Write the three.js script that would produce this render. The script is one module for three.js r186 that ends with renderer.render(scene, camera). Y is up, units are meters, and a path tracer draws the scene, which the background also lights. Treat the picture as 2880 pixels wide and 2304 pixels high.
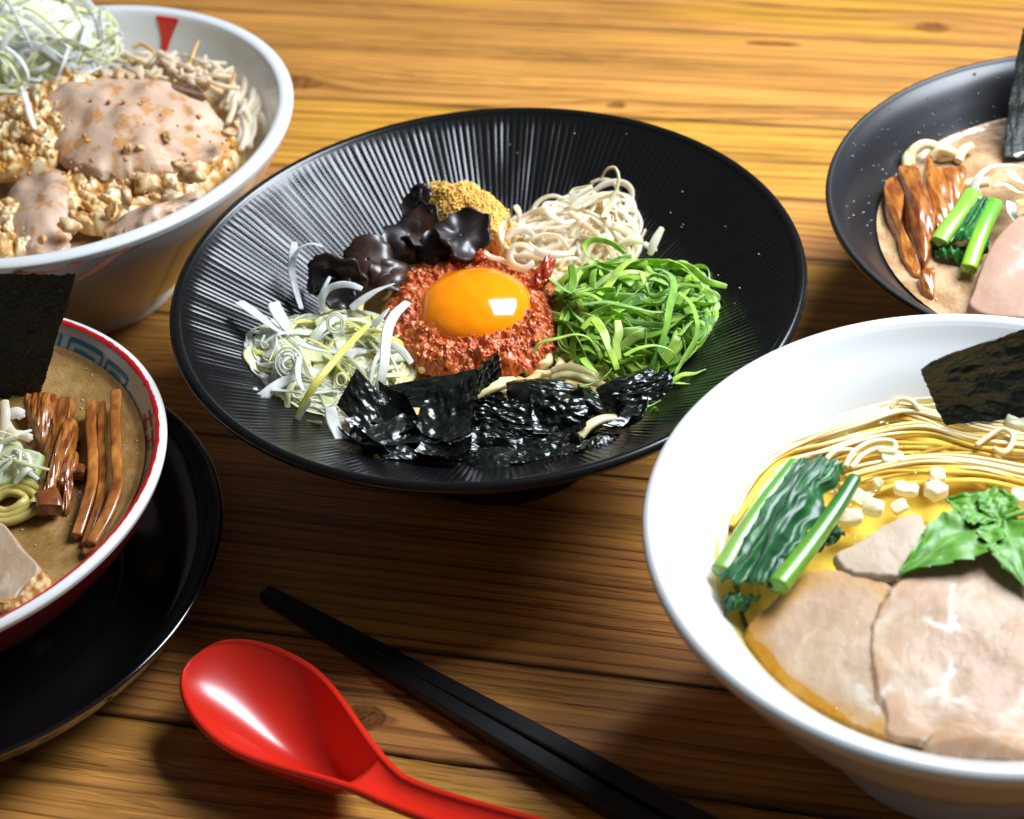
import * as THREE from 'three';
import { createNoise3D } from 'simplex-noise';
import { mergeGeometries } from 'three/addons/utils/BufferGeometryUtils.js';

// ---------- camera, light, exposure ----------
const scene = new THREE.Scene();
const camera = new THREE.PerspectiveCamera(24.387, 1024 / 819, 0.05, 20);
camera.position.set(0, 0.49838, 0.53664);
camera.up.set(0.10361, 0.76326, -0.63773);
camera.lookAt(0, 0.49838 - 0.641177, 0.53664 - 0.767393);
camera.focus = 0.675;
camera.userData.fStop = 11;
scene.add(camera);
const renderer = new THREE.WebGLRenderer({ antialias: true });
renderer.toneMapping = THREE.LinearToneMapping;
renderer.toneMappingExposure = 1;
renderer.shadowMap.enabled = true;
scene.background = new THREE.Color().setRGB(0.068, 0.066, 0.063);
// one soft lamp close to the table, up at the back right
const key = new THREE.RectAreaLight(new THREE.Color().setRGB(0.89, 0.975, 1.08), 27, 0.40, 0.40);
key.position.set(0.43, 0.60, -0.16);
key.lookAt(0.0, 0.03, -0.01);
key.name = 'softbox';
scene.add(key);

// ---------- helpers ----------
const PI = Math.PI, sin = Math.sin, cos = Math.cos, V3 = THREE.Vector3;
function rngOf(seed) { let a = seed >>> 0; return () => { a = (a + 0x6d2b79f5) | 0; let t = Math.imul(a ^ (a >>> 15), 1 | a); t = (t + Math.imul(t ^ (t >>> 7), 61 | t)) ^ t; return ((t ^ (t >>> 14)) >>> 0) / 4294967296; }; }
const n3 = createNoise3D(rngOf(77));
const fbm = (x, y, z, o = 4) => { let s = 0, a = 0.5; for (let i = 0; i < o; i++) { s += a * n3(x, y, z); x *= 2.03; y *= 2.03; z *= 2.03; a *= 0.5; } return s; };
function cells(x, z, seed) { // distances to the two nearest scattered points, and the nearest one's number
  const ix = Math.floor(x), iz = Math.floor(z); let a = 9, b = 9, id = 0;
  for (let i = -1; i < 2; i++) for (let j = -1; j < 2; j++) { const h = Math.abs(Math.sin((ix + i) * 127.1 + (iz + j) * 311.7 + seed * 74.7) * 43758.5453), h2 = Math.abs(Math.sin((ix + i) * 269.5 + (iz + j) * 183.3 + seed * 13.1) * 24634.633), d = Math.hypot(ix + i + h % 1 - x, iz + j + h2 % 1 - z); if (d < a) { b = a; a = d; id = h % 1; } else if (d < b) b = d; }
  return [a, b, id];
}
const clamp = (x, a = 0, b = 1) => Math.min(b, Math.max(a, x));
const lerp = (a, b, t) => a + (b - a) * t;
const sstep = (a, b, x) => { const t = clamp((x - a) / (b - a)); return t * t * (3 - 2 * t); };
const mix3 = (a, b, t) => [lerp(a[0], b[0], t), lerp(a[1], b[1], t), lerp(a[2], b[2], t)];
const add = (a, b) => [a[0] + b[0], a[1] + b[1], a[2] + b[2]];
const sub = (a, b) => [a[0] - b[0], a[1] - b[1], a[2] - b[2]];
const mul = (a, s) => [a[0] * s, a[1] * s, a[2] * s];
const norm = (a) => mul(a, 1 / (Math.hypot(...a) || 1));
const cross = (a, b) => [a[1] * b[2] - a[2] * b[1], a[2] * b[0] - a[0] * b[2], a[0] * b[1] - a[1] * b[0]];
const dot = (a, b) => a[0] * b[0] + a[1] * b[1] + a[2] * b[2];

const used = {};
function nm(name) { if (!used[name]) { used[name] = 1; return name; } return name + '_' + String(used[name]++).padStart(3, '0'); }
function thing(name, label, category, group) {
  const o = new THREE.Group(); o.name = nm(name); o.userData.label = label; o.userData.category = category;
  if (group) o.userData.group = group;
  scene.add(o); return o;
}
function part(name, geo, material, parent, kind) {
  const m = new THREE.Mesh(geo, material); m.name = nm(name); m.castShadow = m.receiveShadow = true;
  if (kind) m.userData.kind = kind;
  (parent || scene).add(m); return m;
}
function tag(o, label, category, group) { o.userData.label = label; o.userData.category = category; if (group) o.userData.group = group; return o; }
function M(r, g, b, rough = 0.5, opt = {}) {
  const m = new THREE.MeshPhysicalMaterial({ roughness: rough, side: THREE.DoubleSide, ...opt });
  m.color.setRGB(r, g, b); return m;
}
const VC = (rough, opt = {}) => M(1, 1, 1, rough, { vertexColors: true, ...opt });

// indexed surface on a nu x nv lattice; fn(i/nu, j/nv) -> point; col(u, v, point) -> linear colour
function grid(nu, nv, fn, { wrap = false, col = null, uv = null } = {}) {
  const cols = wrap ? nu : nu + 1, P = new Float32Array(cols * (nv + 1) * 3), C = col && new Float32Array(cols * (nv + 1) * 3), T = uv && new Float32Array(cols * (nv + 1) * 2), I = [];
  for (let j = 0; j <= nv; j++) for (let i = 0; i < cols; i++) {
    const k = j * cols + i, p = fn(i / nu, j / nv); P.set(p, k * 3);
    if (C) C.set(col(i / nu, j / nv, p), k * 3);
    if (T) T.set(uv(i / nu, j / nv, p), k * 2);
  }
  for (let j = 0; j < nv; j++) for (let i = 0; i < nu; i++) {
    const a = j * cols + i, b = j * cols + (i + 1) % cols, c = a + cols, d = b + cols; I.push(a, b, c, b, d, c);
  }
  const g = new THREE.BufferGeometry();
  g.setAttribute('position', new THREE.BufferAttribute(P, 3));
  if (C) g.setAttribute('color', new THREE.BufferAttribute(C, 3));
  if (T) g.setAttribute('uv', new THREE.BufferAttribute(T, 2));
  g.setIndex(I); g.computeVertexNormals(); return g;
}
// closed thin sheet: an upper face, a lower face th below it along the normal, joined round the edge
function sheet(nu, nv, fn, th, { col = null, wrap = false } = {}) {
  const eps = 0.5 / Math.max(nu, nv);
  const nrm = (u, v) => { const a = sub(fn(Math.min(1, u + eps), v), fn(Math.max(0, u - eps), v)), b = sub(fn(u, Math.min(1, v + eps)), fn(u, Math.max(0, v - eps))); return norm(cross(b, a)); };
  const rows = [], e = 0.12;
  const at = (u, v, s) => add(fn(u, v), mul(nrm(u, v), -s * th));
  return grid(nu, 2 * nv + 3, (u, w) => {
    const k = Math.round(w * (2 * nv + 3));
    if (k <= nv) { const v = k / nv; return inset(u, v, 0); }
    if (k === nv + 1) return at(u, 1, 0.5);
    if (k <= 2 * nv + 2) { const v = 1 - (k - nv - 2) / nv; return at(u, clamp(v), 1); }
    return at(u, 0, 0);
    function inset(u2, v2) { return fn(u2, v2); }
  }, { col: col && ((u, w, p) => { const k = Math.round(w * (2 * nv + 3)); const v = k <= nv ? k / nv : clamp(1 - (k - nv - 2) / nv); return col(u, v, p, k > nv); }), wrap });
}
// a slab with an outline: top face over the polygon, rounded side, flat bottom
function smoothRing(pts, n) {
  const c = new THREE.CatmullRomCurve3(pts.map((p) => new V3(...p)), true, 'centripetal');
  return c.getSpacedPoints(n).slice(0, n).map((p) => [p.x, p.y, p.z]);
}
function slab(pts, th, { n = 160, rings = 40, lift = () => 0, col = null, round = 0.0015, rough = 0, wob = 0 } = {}) {
  const R0 = smoothRing(pts, n), Wb = R0.map((p) => [wob * fbm(p[0] * 170, 1, p[2] * 170, 3), 0, wob * fbm(p[0] * 170, 9, p[2] * 170, 3)]), R = R0.map((p, i) => add(p, Wb[i])); let c = [0, 0, 0]; R.forEach((p) => { c = add(c, mul(p, 1 / n)); });
  const bot = 7, tot = rings + bot;
  return grid(n, tot, (u, w) => {
    const i = Math.round(u * n) % n, k = Math.round(w * tot), e = R[i];
    if (k <= rings) {
      const t = Math.pow(k / rings, 0.85), p = add(add(mul(c, 1 - t), mul(R0[i], t)), mul(Wb[i], t ** 5)); const d = (1 - t) * Math.hypot(...sub(e, c));
      const drop = d < round ? round - Math.sqrt(Math.max(0, round * round - (round - d) ** 2)) : 0;
      p[1] += lift(p, t, d) - drop; return p;
    }
    const q = (k - rings) / bot, out = norm([e[0] - c[0], 0, e[2] - c[2]]);
    const p = add(e, mul(out, 0.0006 * sin(q * PI) + rough * n3(e[0] * 400, q * 4, e[2] * 400)));
    p[1] += lift(e, 1, 0) * (1 - q) - round - q * (th - round); return p;
  }, { wrap: true, col });
}
// tube or ribbon along points; w, h: full width and height as functions of t or numbers
function sweep(pts, { w, h, seg = 20, sides = 6, twist = 0, twist0 = 0, pow = 1, col = null, closed = false, up = [0, 1, 0] }) {
  const curve = new THREE.CatmullRomCurve3(pts.map((p) => new V3(p[0], p[1], p[2])), closed, 'centripetal');
  const F = (f, t) => (typeof f === 'function' ? f(t) : f), C = [];
  let side = null, prev = null;
  for (let i = 0; i <= seg; i++) {
    const t = i / seg, P = curve.getPoint(t), T3 = curve.getTangent(t), T = norm([T3.x, T3.y, T3.z]);
    if (!side) { side = cross(T, up); if (Math.hypot(...side) < 0.05) side = cross(T, [1, 0, 0.2]); side = norm(side); }
    else { side = sub(side, mul(T, dot(side, T))); side = norm(side); }
    C.push({ p: [P.x, P.y, P.z], T, s: side.slice(), n: norm(cross(side, T)) });
  }
  const ends = 2, tot = seg + 2 * ends;
  return grid(sides, tot, (u, v) => {
    const k = Math.round(v * tot), i = clamp(k - ends, 0, seg), t = i / seg, c = C[i], a = (Math.round(u * sides) % sides) / sides * 2 * PI;
    const sc = k === 0 || k === tot ? 0 : (k === 1 || k === tot - 1) ? 0.72 : 1, off = k === 0 ? -0.3 : k === tot ? 0.3 : 0;
    const tw = twist0 + twist * t, ca = cos(a), sa = sin(a), W = F(w, t) / 2 * sc, Hh = F(h, t) / 2 * sc;
    const x = Math.sign(ca) * Math.pow(Math.abs(ca), pow) * W, y = Math.sign(sa) * Math.pow(Math.abs(sa), pow) * Hh;
    const S = add(mul(c.s, cos(tw)), mul(c.n, sin(tw))), N = add(mul(c.n, cos(tw)), mul(c.s, -sin(tw)));
    return add(add(c.p, add(mul(S, x), mul(N, y))), mul(c.T, off * F(h, t)));
  }, { wrap: true, col: col && ((u, v, p) => col(clamp((Math.round(v * tot) - ends) / seg), u * 2 * PI, p)) });
}
function blob(r, seed, amp, det = 3, sq = [1, 1, 1], freq = 1.2) {
  const g = new THREE.IcosahedronGeometry(1, det); const P = g.attributes.position;
  for (let i = 0; i < P.count; i++) { const x = P.getX(i), y = P.getY(i), z = P.getZ(i), k = r * (1 + amp * fbm(x * freq + seed * 7.3, y * freq, z * freq, 3) * 2); P.setXYZ(i, x * k * sq[0], y * k * sq[1], z * k * sq[2]); }
  g.deleteAttribute('uv'); const m = weld(g); m.computeVertexNormals(); return m;
}
function weld(g) {
  const P = g.attributes.position, map = new Map(), I = [], Q = [];
  for (let i = 0; i < P.count; i++) { const k = [P.getX(i), P.getY(i), P.getZ(i)].map((x) => Math.round(x * 1e7)).join(); if (!map.has(k)) { map.set(k, Q.length / 3); Q.push(P.getX(i), P.getY(i), P.getZ(i)); } I.push(map.get(k)); }
  const o = new THREE.BufferGeometry(); o.setAttribute('position', new THREE.Float32BufferAttribute(Q, 3)); o.setIndex(I); return o;
}
function paint(g, f) { const P = g.attributes.position, C = new Float32Array(P.count * 3); for (let i = 0; i < P.count; i++) C.set(f(P.getX(i), P.getY(i), P.getZ(i)), i * 3); g.setAttribute('color', new THREE.BufferAttribute(C, 3)); return g; }
function xf(g, pos, rot = [0, 0, 0], sc = 1) { return g.clone().applyMatrix4(new THREE.Matrix4().compose(new V3(...pos), new THREE.Quaternion().setFromEuler(new THREE.Euler(...rot)), new V3(sc, sc, sc))); }

// ---------- the wooden table: planks with grain, knots and worn joints ----------
const PSI = 17.443 * PI / 180;
const UD = [cos(PSI), 0, sin(PSI)], VD = [-sin(PSI), 0, cos(PSI)];
const uv2w = (u, v, y) => [u * UD[0] + v * VD[0], y, u * UD[2] + v * VD[2]];
const table = new THREE.Group(); table.name = 'table'; table.userData.kind = 'structure'; scene.add(table);
const seams = [-0.72, -0.62, -0.53, -0.45, -0.373, -0.286, -0.2225, -0.1765, -0.100, -0.0235, 0.0783, 0.1255, 0.19, 0.27, 0.36];
const knots = [ // u, v, radius, stretch
  [-0.0293, 0.1113, 0.0055, 1.25], [0.1273, -0.3892, 0.0052, 1.6], [0.0485, -0.3647, 0.0026, 5], [-0.0215, -0.2956, 0.0034, 1.5], [-0.094, -0.252, 0.004, 1.3], [-0.20, -0.30, 0.008, 2], [-0.22, 0.15, 0.007, 1.8], [0.24, -0.14, 0.008, 2], [-0.33, -0.42, 0.01, 2], [0.16, -0.20, 0.005, 2], [-0.155, -0.06, 0.006, 1.7], [0.32, 0.10, 0.009, 1.8]];
const toneOf = [0, 1, 0, 2, 0, 1, 3, 1, 0, 3, 3, 2, 2, 0];
const EARLY = [[0.66, 0.30, 0.066], [0.68, 0.325, 0.050], [0.60, 0.265, 0.060], [0.66, 0.28, 0.076]], LATE = [[0.19, 0.068, 0.012], [0.21, 0.078, 0.010], [0.155, 0.055, 0.010], [0.19, 0.064, 0.014]];
const U0 = -0.62, U1 = 0.5;
for (let k = 0; k < seams.length - 1; k++) {
  const v0 = seams[k], v1 = seams[k + 1], wv = v1 - v0, W = v1 < -0.45 || v0 > 0.26 ? 1024 : 2048, H = Math.ceil(wv / 0.00030), tn = toneOf[k];
  const px = new Uint8Array(W * H * 4), bp = new Uint8Array(W * H), near = knots.filter((q) => q[1] > v0 - 0.03 && q[1] < v1 + 0.03);
  const vc = (k % 2 ? -1 : 1) * (0.03 + 0.05 * ((k * 37 % 11) / 11)), dep = 0.015 + 0.05 * ((k * 53 % 7) / 7), sp = [0.0038, 0.0056, 0.0034, 0.0046][(k * 3) % 4];
  for (let y = 0; y < H; y++) for (let x = 0; x < W; x++) {
    const u = lerp(U0, U1, x / (W - 1)), v = lerp(v0, v1, y / (H - 1));
    let q = v - (v0 + v1) / 2 + 0.005 * n3(u * 1.5, v * 6, k * 9) + 0.0013 * n3(u * 6, v * 24, k * 9 + 3) + 0.00035 * n3(u * 30, v * 130, k), kn = 0, ring = 0, crack = 0;
    for (const K of near) {
      const du = (u - K[0]) / (K[3]), dv = v - K[1], d = Math.hypot(du, dv) * (1 + 0.18 * n3(u * 90, v * 90, 5)), g = Math.exp(-(((u - K[0]) / (K[2] * 6)) ** 2) - (dv / (K[2] * 2.6)) ** 2);
      q += K[2] * 2.0 * g * (dv > 0 ? 1 : -1) * (1 - Math.exp(-Math.abs(dv) / K[2])) * -0.62;
      q += K[2] * 0.9 * g;
      kn = Math.max(kn, sstep(K[2] * 1.25, K[2] * 0.75, d)); ring = Math.max(ring, kn > 0 ? 0.5 + 0.5 * sin(d / K[2] * 19) : 0);
      crack = Math.max(crack, kn * sstep(0.5, 0.75, n3(u * 260, v * 260, 3)), 0.6 * sstep(0.14, 0.03, Math.abs(d / K[2] - 1)) * sstep(-0.2, 0.5, n3(u * 140, v * 140, 12)));
    }
    const R = Math.hypot(q - vc, dep + 0.012 * n3(u * 1.3, k, 2)), ph = R / sp + 0.35 * n3(R * 60, k, 1), fr = ph - Math.floor(ph), strength = 0.62 + 0.38 * n3(Math.floor(ph) * 3.7, k * 5, 0);
    let late = Math.pow(fr, 3.4) * (1 - sstep(0.90, 1, fr)) * 1.6 * clamp(strength, 0.3, 1);
    const fine = n3(u * 22, v * 1500, k), fib = n3(u * 16, v * 620, k + 4), pore = sstep(0.42, 0.72, n3(u * 24, v * 1150, k + 50)) * sstep(-0.3, 0.5, n3(u * 3, v * 40, k + 61)), blot = fbm(u * 5, v * 22, k + 8, 3), yel = sstep(0.05, 0.5, fbm(u * 3.2 + 4, v * 16, k + 20, 3));
    let c = mix3(EARLY[tn], [0.74, 0.38, 0.025], yel * 0.45);
    c = mix3(c, LATE[tn], clamp(late + 0.18 * fib + 0.20 * fine + 0.65 * pore));
    c = mul(c, 1 + 0.34 * blot + 0.09 * fib + 0.16 * n3(u * 1.6, v * 75, k + 40)); c = mix3(c, mul(c, 0.72), sstep(0.25, 0.7, n3(u * 2.4, v * 150, k + 90)));
    const scr = sstep(0.62, 0.75, n3(u * 22, v * 240, k + 31)) * 0.5; c = mix3(c, mul(c, 0.45), scr * sstep(0.1, 0.5, n3(u * 4, v * 9, 60)));
    if (kn > 0) c = mix3(c, mix3([0.30, 0.11, 0.020], [0.12, 0.036, 0.008], clamp(ring * 0.7 + 0.5 * n3(u * 300, v * 300, 8))), kn * 0.8);
    c = mix3(c, [0.02, 0.008, 0.003], crack * 0.75);
    const e = Math.min(v - v0, v1 - v), worn = (k === 10 || k === 11) ? 1 : 0.25, edge = sstep(0.0022 + 0.003 * worn * Math.max(0, fbm(u * 30, v * 60, 70, 3)), 0.0004, e);
    c = mix3(c, [0.03, 0.013, 0.005], edge * (0.45 + 0.35 * worn));
    const o = (y * W + x) * 4;
    for (let i = 0; i < 3; i++) { const L = clamp(c[i]); px[o + i] = 255 * (L <= 0.0031308 ? 12.92 * L : 1.055 * Math.pow(L, 1 / 2.4) - 0.055); }
    px[o + 3] = 255;
    bp[y * W + x] = 255 * clamp(0.55 + 0.22 * late + 0.14 * fine + 0.14 * fib - 0.3 * pore - 0.45 * crack - 0.35 * scr - 0.5 * edge - 0.12 * kn * ring);
  }
  const map = new THREE.DataTexture(px, W, H); map.colorSpace = THREE.SRGBColorSpace; map.magFilter = THREE.LinearFilter; map.needsUpdate = true;
  const bump = new THREE.DataTexture(bp, W, H, THREE.RedFormat); bump.magFilter = THREE.LinearFilter; bump.needsUpdate = true;
  const m = M(1, 1, 1, 0.42, { map, bumpMap: bump, bumpScale: 0.0006, specularIntensity: 0.8 });
  const vs = [0, 0.0003, 0.0009, 0.0018, 0.0032, 0.006], rows = [...vs, ...Array.from({ length: 6 }, (_, i) => lerp(0.006, wv - 0.006, (i + 1) / 7)), ...vs.map((x) => wv - x).reverse()], n = rows.length + 1;
  const nu = 400;
  part('plank', grid(nu, n, (a, b) => {
    const j = Math.round(b * n), u = lerp(U0, U1, a);
    if (j === 0 || j === n) return uv2w(u, j ? v1 - 0.00015 : v0 + 0.00015, -0.03);
    const dv = rows[j - 1], e = Math.min(dv, wv - dv), low = dv < wv / 2, vv = low ? v0 : v1;
    const chip = (low ? k === 11 : k === 10) ? 1 : 0.12, wdt = 0.0006 + chip * 0.0034 * Math.max(0, fbm(u * 26, vv * 30 + (low ? 9 : 0), 5, 4) + 0.12), d = clamp(1 - e / wdt);
    return uv2w(u, v0 + clamp(dv, 0.00015, wv - 0.00015), -0.0011 * d * d * (0.5 + chip));
  }, { uv: (a, b) => { const j = Math.round(b * n); return [a, (j === 0 ? 0 : j === n ? wv : rows[j - 1]) / wv]; } }), m, table);
}

// ---------- bowls ----------
const spline = (a) => a.length < 3 ? a : (() => { const c = new THREE.CatmullRomCurve3(a.map((p) => new V3(p[0], p[1], 0)), false, 'centripetal'); return c.getPoints((a.length - 1) * 10).map((p) => [Math.max(0, p.x), p.y]); })();
function revolve(profile, c, n = 180, opt = {}) {
  return grid(n, profile.length - 1, (u, v) => { const q = profile[Math.round(v * (profile.length - 1))], a = u * 2 * PI; return [c[0] + q[0] * cos(a), q[1], c[2] + q[0] * sin(a)]; }, { wrap: true, ...opt });
}
const heightOn = (list, r) => { for (let i = 0; i < list.length - 1; i++) { const a = list[i], b = list[i + 1]; if ((r - a[0]) * (r - b[0]) <= 0 && a[0] !== b[0]) return lerp(a[1], b[1], (r - a[0]) / (b[0] - a[0])); } return r > list[0][0] ? list[0][1] : list[list.length - 1][1]; };
function bowl(o, P, c, mats, n = 180) {
  const b = { c, inn: spline(P.in), out: spline(P.out) };
  if (!mats.skipIn) part('inner_wall', revolve(b.inn, c, n), mats.in, o);
  part('rim', revolve(spline(P.lip), c, n), mats.lip, o);
  part('outer_wall', revolve(b.out, c, n), mats.out, o);
  part('foot_ring', revolve(spline(P.foot), c, n), mats.foot || mats.out, o);
  b.floor = (x, z) => heightOn(b.inn, Math.hypot(x - c[0], z - c[2]));
  return b;
}
// painted mark: a strip along [azimuth, radius] points that lies on the wall
function stroke(b, pts, w, list, sgn = 1, lift = 0.00018) {
  const n = Math.max(2, pts.length * 6 - 6), at = (t) => { const f = t * (pts.length - 1), i = Math.min(pts.length - 2, Math.floor(f)); let a0 = pts[i][0], a1 = pts[i + 1][0]; if (a1 - a0 > PI) a1 -= 2 * PI; if (a0 - a1 > PI) a1 += 2 * PI; return [lerp(a0, a1, f - i), lerp(pts[i][1], pts[i + 1][1], f - i)]; };
  const P = (a, r) => { const h = heightOn(list, r), d = 0.0005, s = (heightOn(list, r + d) - heightOn(list, r - d)) / (2 * d), N = norm([-s * cos(a), 1, -s * sin(a)]); return add([b.c[0] + r * cos(a), h, b.c[2] + r * sin(a)], mul(N, sgn * lift)); };
  return grid(n, 2, (u, v) => {
    const q = at(u), q2 = at(Math.min(1, u + 0.01)), q1 = at(Math.max(0, u - 0.01)), T = [(q2[0] - q1[0]) * q[1], (q2[1] - q1[1]) * 1.3], L = Math.hypot(...T) || 1, W = (typeof w === 'function' ? w(u) : w) * (v - 0.5);
    return P(q[0] - T[1] / L * W / q[1], q[1] + T[0] / L * W / 1.3);
  });
}
const cMain = [-0.00449,0,-0.04576], cTL = [-0.18549,0,-0.18008], cWR = [0.13655,0,0.12593], cRB = [-0.21837,0,0.02316], cTR = [0.24039,0,-0.07149];
const lacquer = M(0.0035, 0.0035, 0.004, 0.24, { specularIntensity: 1 });
const lacquerRim = M(0.004, 0.004, 0.004, 0.24);
const lacquerOut = M(0.009, 0.005, 0.004, 0.34);
const porcelain = M(0.73, 0.74, 0.73, 0.16, { clearcoat: 0.4, clearcoatRoughness: 0.08 });

// main bowl: black, ribbed inside
const oMain = thing('ribbed_bowl', 'wide black ribbed bowl in the middle holding an egg yolk on red mince', 'bowl');
const PMain = {in:[[0.1155,0.0785],[0.105,0.0715],[0.095,0.065],[0.08,0.0555],[0.065,0.047],[0.05,0.04],[0.03,0.0355],[0,0.034]],lip:[[0.1155,0.0785],[0.1168,0.0798],[0.1185,0.0801],[0.12,0.0787],[0.1195,0.0766]],out:[[0.1195,0.0766],[0.112,0.07],[0.09,0.0535],[0.07,0.039],[0.055,0.027],[0.048,0.0205],[0.0455,0.018]],foot:[[0.0455,0.018],[0.044,0.016],[0.0437,0.002],[0.043,0.0],[0.0395,0.0],[0.039,0.012]]};
const bMain = bowl(oMain, PMain, cMain, { skipIn: true, lip: lacquerRim, out: lacquerOut }, 220);
{
  const N = 246, L = bMain.inn;
  part('ribbed_inner_wall', grid(N * 12, 34, (u, v) => {
    const a0 = u * 2 * PI, r = lerp(0.1155, 0.012, Math.pow(v, 1.15)), y = heightOn(L, r);
    const a = a0 + 0.0034 * sin(a0 * 23) + 0.0022 * sin(a0 * 61 + 1);
    const f = sstep(0.1148, 0.1118, r) * sstep(0.02, 0.04, r), am = 0.00019 * (0.85 + 0.45 * n3(cos(a0) * 9, sin(a0) * 9, r * 25));
    const c = 2 * Math.pow(Math.abs(sin(N * a / 2)), 0.75) - 1;
    return [cMain[0] + r * cos(a0), y + f * am * c * clamp(r / 0.09, 0.45, 1), cMain[2] + r * sin(a0)];
  }, { wrap: true }), lacquer, oMain);
}
// top left bowl: white with a red mark
const oTL = thing('white_bowl', 'white bowl with a red painted mark, heaped with pork and garlic, top left', 'bowl');
const bTL = bowl(oTL, {in:[[0.0985,0.0845],[0.094,0.0775],[0.085,0.066],[0.07,0.048],[0.05,0.028],[0.03,0.018],[0,0.016]],lip:[[0.0985,0.0845],[0.1,0.0861],[0.103,0.0866],[0.1057,0.0852],[0.1052,0.0825]],out:[[0.1052,0.0825],[0.099,0.072],[0.08,0.047],[0.06,0.0235],[0.049,0.0125],[0.043,0.009]],foot:[[0.043,0.009],[0.0415,0.007],[0.041,0.001],[0.04,0.0],[0.037,0.0],[0.0365,0.006]]}, cTL, { in: porcelain, lip: porcelain, out: porcelain });
const redGlaze = M(0.62, 0.012, 0.008, 0.2), brownGlaze = M(0.10, 0.022, 0.010, 0.3);
{
  const A = [[-1.19516,0.10354],[-1.15685,0.09823],[-1.13689,0.096],[-1.12015,0.09348],[-1.11115,0.09062],[-1.11235,0.08812]], Bq = [[-1.04955,0.10186],[-1.03361,0.0979],[-1.05098,0.0954],[-1.06426,0.09279],[-1.07088,0.09003],[-1.07381,0.08727]];
  const P = (q) => { const h = heightOn(bTL.inn, q[1]); return [cTL[0] + (q[1] - 0.0003) * cos(q[0]), h + 0.0003, cTL[2] + (q[1] - 0.0003) * sin(q[0])]; };
  const I = (L, t) => { const f = t * (L.length - 1), i = Math.min(L.length - 2, Math.floor(f)); return [lerp(L[i][0], L[i + 1][0], f - i), lerp(L[i][1], L[i + 1][1], f - i)]; };
  part('red_painted_mark', grid(8, 30, (u, v) => { const a = I(A, v), b = I(Bq, v); return P([lerp(a[0], b[0], u), lerp(a[1], b[1], u)]); }), redGlaze, oTL);
  for (const [pts, w] of [[[[-0.64475,0.03036],[1.14787,0.10566],[1.21154,0.10775],[1.27109,0.11199],[1.31623,0.11538],[1.36093,0.11762]], (t) => 0.0008 + 0.0026 * sin(PI * Math.min(1, t * 0.9 + 0.1)) * (0.6 + 0.4 * t)], [[[1.31258,0.10679],[1.37066,0.10539],[-2.87198,0.01946],[-2.93581,0.03127],[-2.96462,0.04094]], (t) => 0.001 + 0.003 * t], [[[1.3399,0.1084],[1.39833,0.10914],[1.47215,0.10815],[1.56975,0.10613],[-3.05318,0.04047]], (t) => 0.0012 + 0.002 * t]])
    part('brush_stroke', stroke(bTL, pts, w, bTL.out, 1, 0.0003), brownGlaze, oTL);
}
// right bowl: white
const oWR = thing('white_bowl', 'large plain white bowl of clear golden soup and noodles at the right', 'bowl');
const bWR = bowl(oWR, {in:[[0.0955,0.0935],[0.0915,0.089],[0.0845,0.0822],[0.0784,0.0745],[0.07,0.062],[0.055,0.042],[0.03,0.026],[0,0.022]],lip:[[0.0955,0.0935],[0.0972,0.095],[0.099,0.0955],[0.10105,0.0938],[0.1003,0.0905]],out:[[0.1003,0.0905],[0.094,0.08],[0.082,0.06],[0.066,0.0385],[0.055,0.0275],[0.049,0.0235],[0.0462,0.0205]],foot:[[0.0462,0.0205],[0.045,0.018],[0.0445,0.002],[0.0435,0.0],[0.04,0.0],[0.0395,0.014]]}, cWR, { in: porcelain, lip: porcelain, out: porcelain }, 220);
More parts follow.
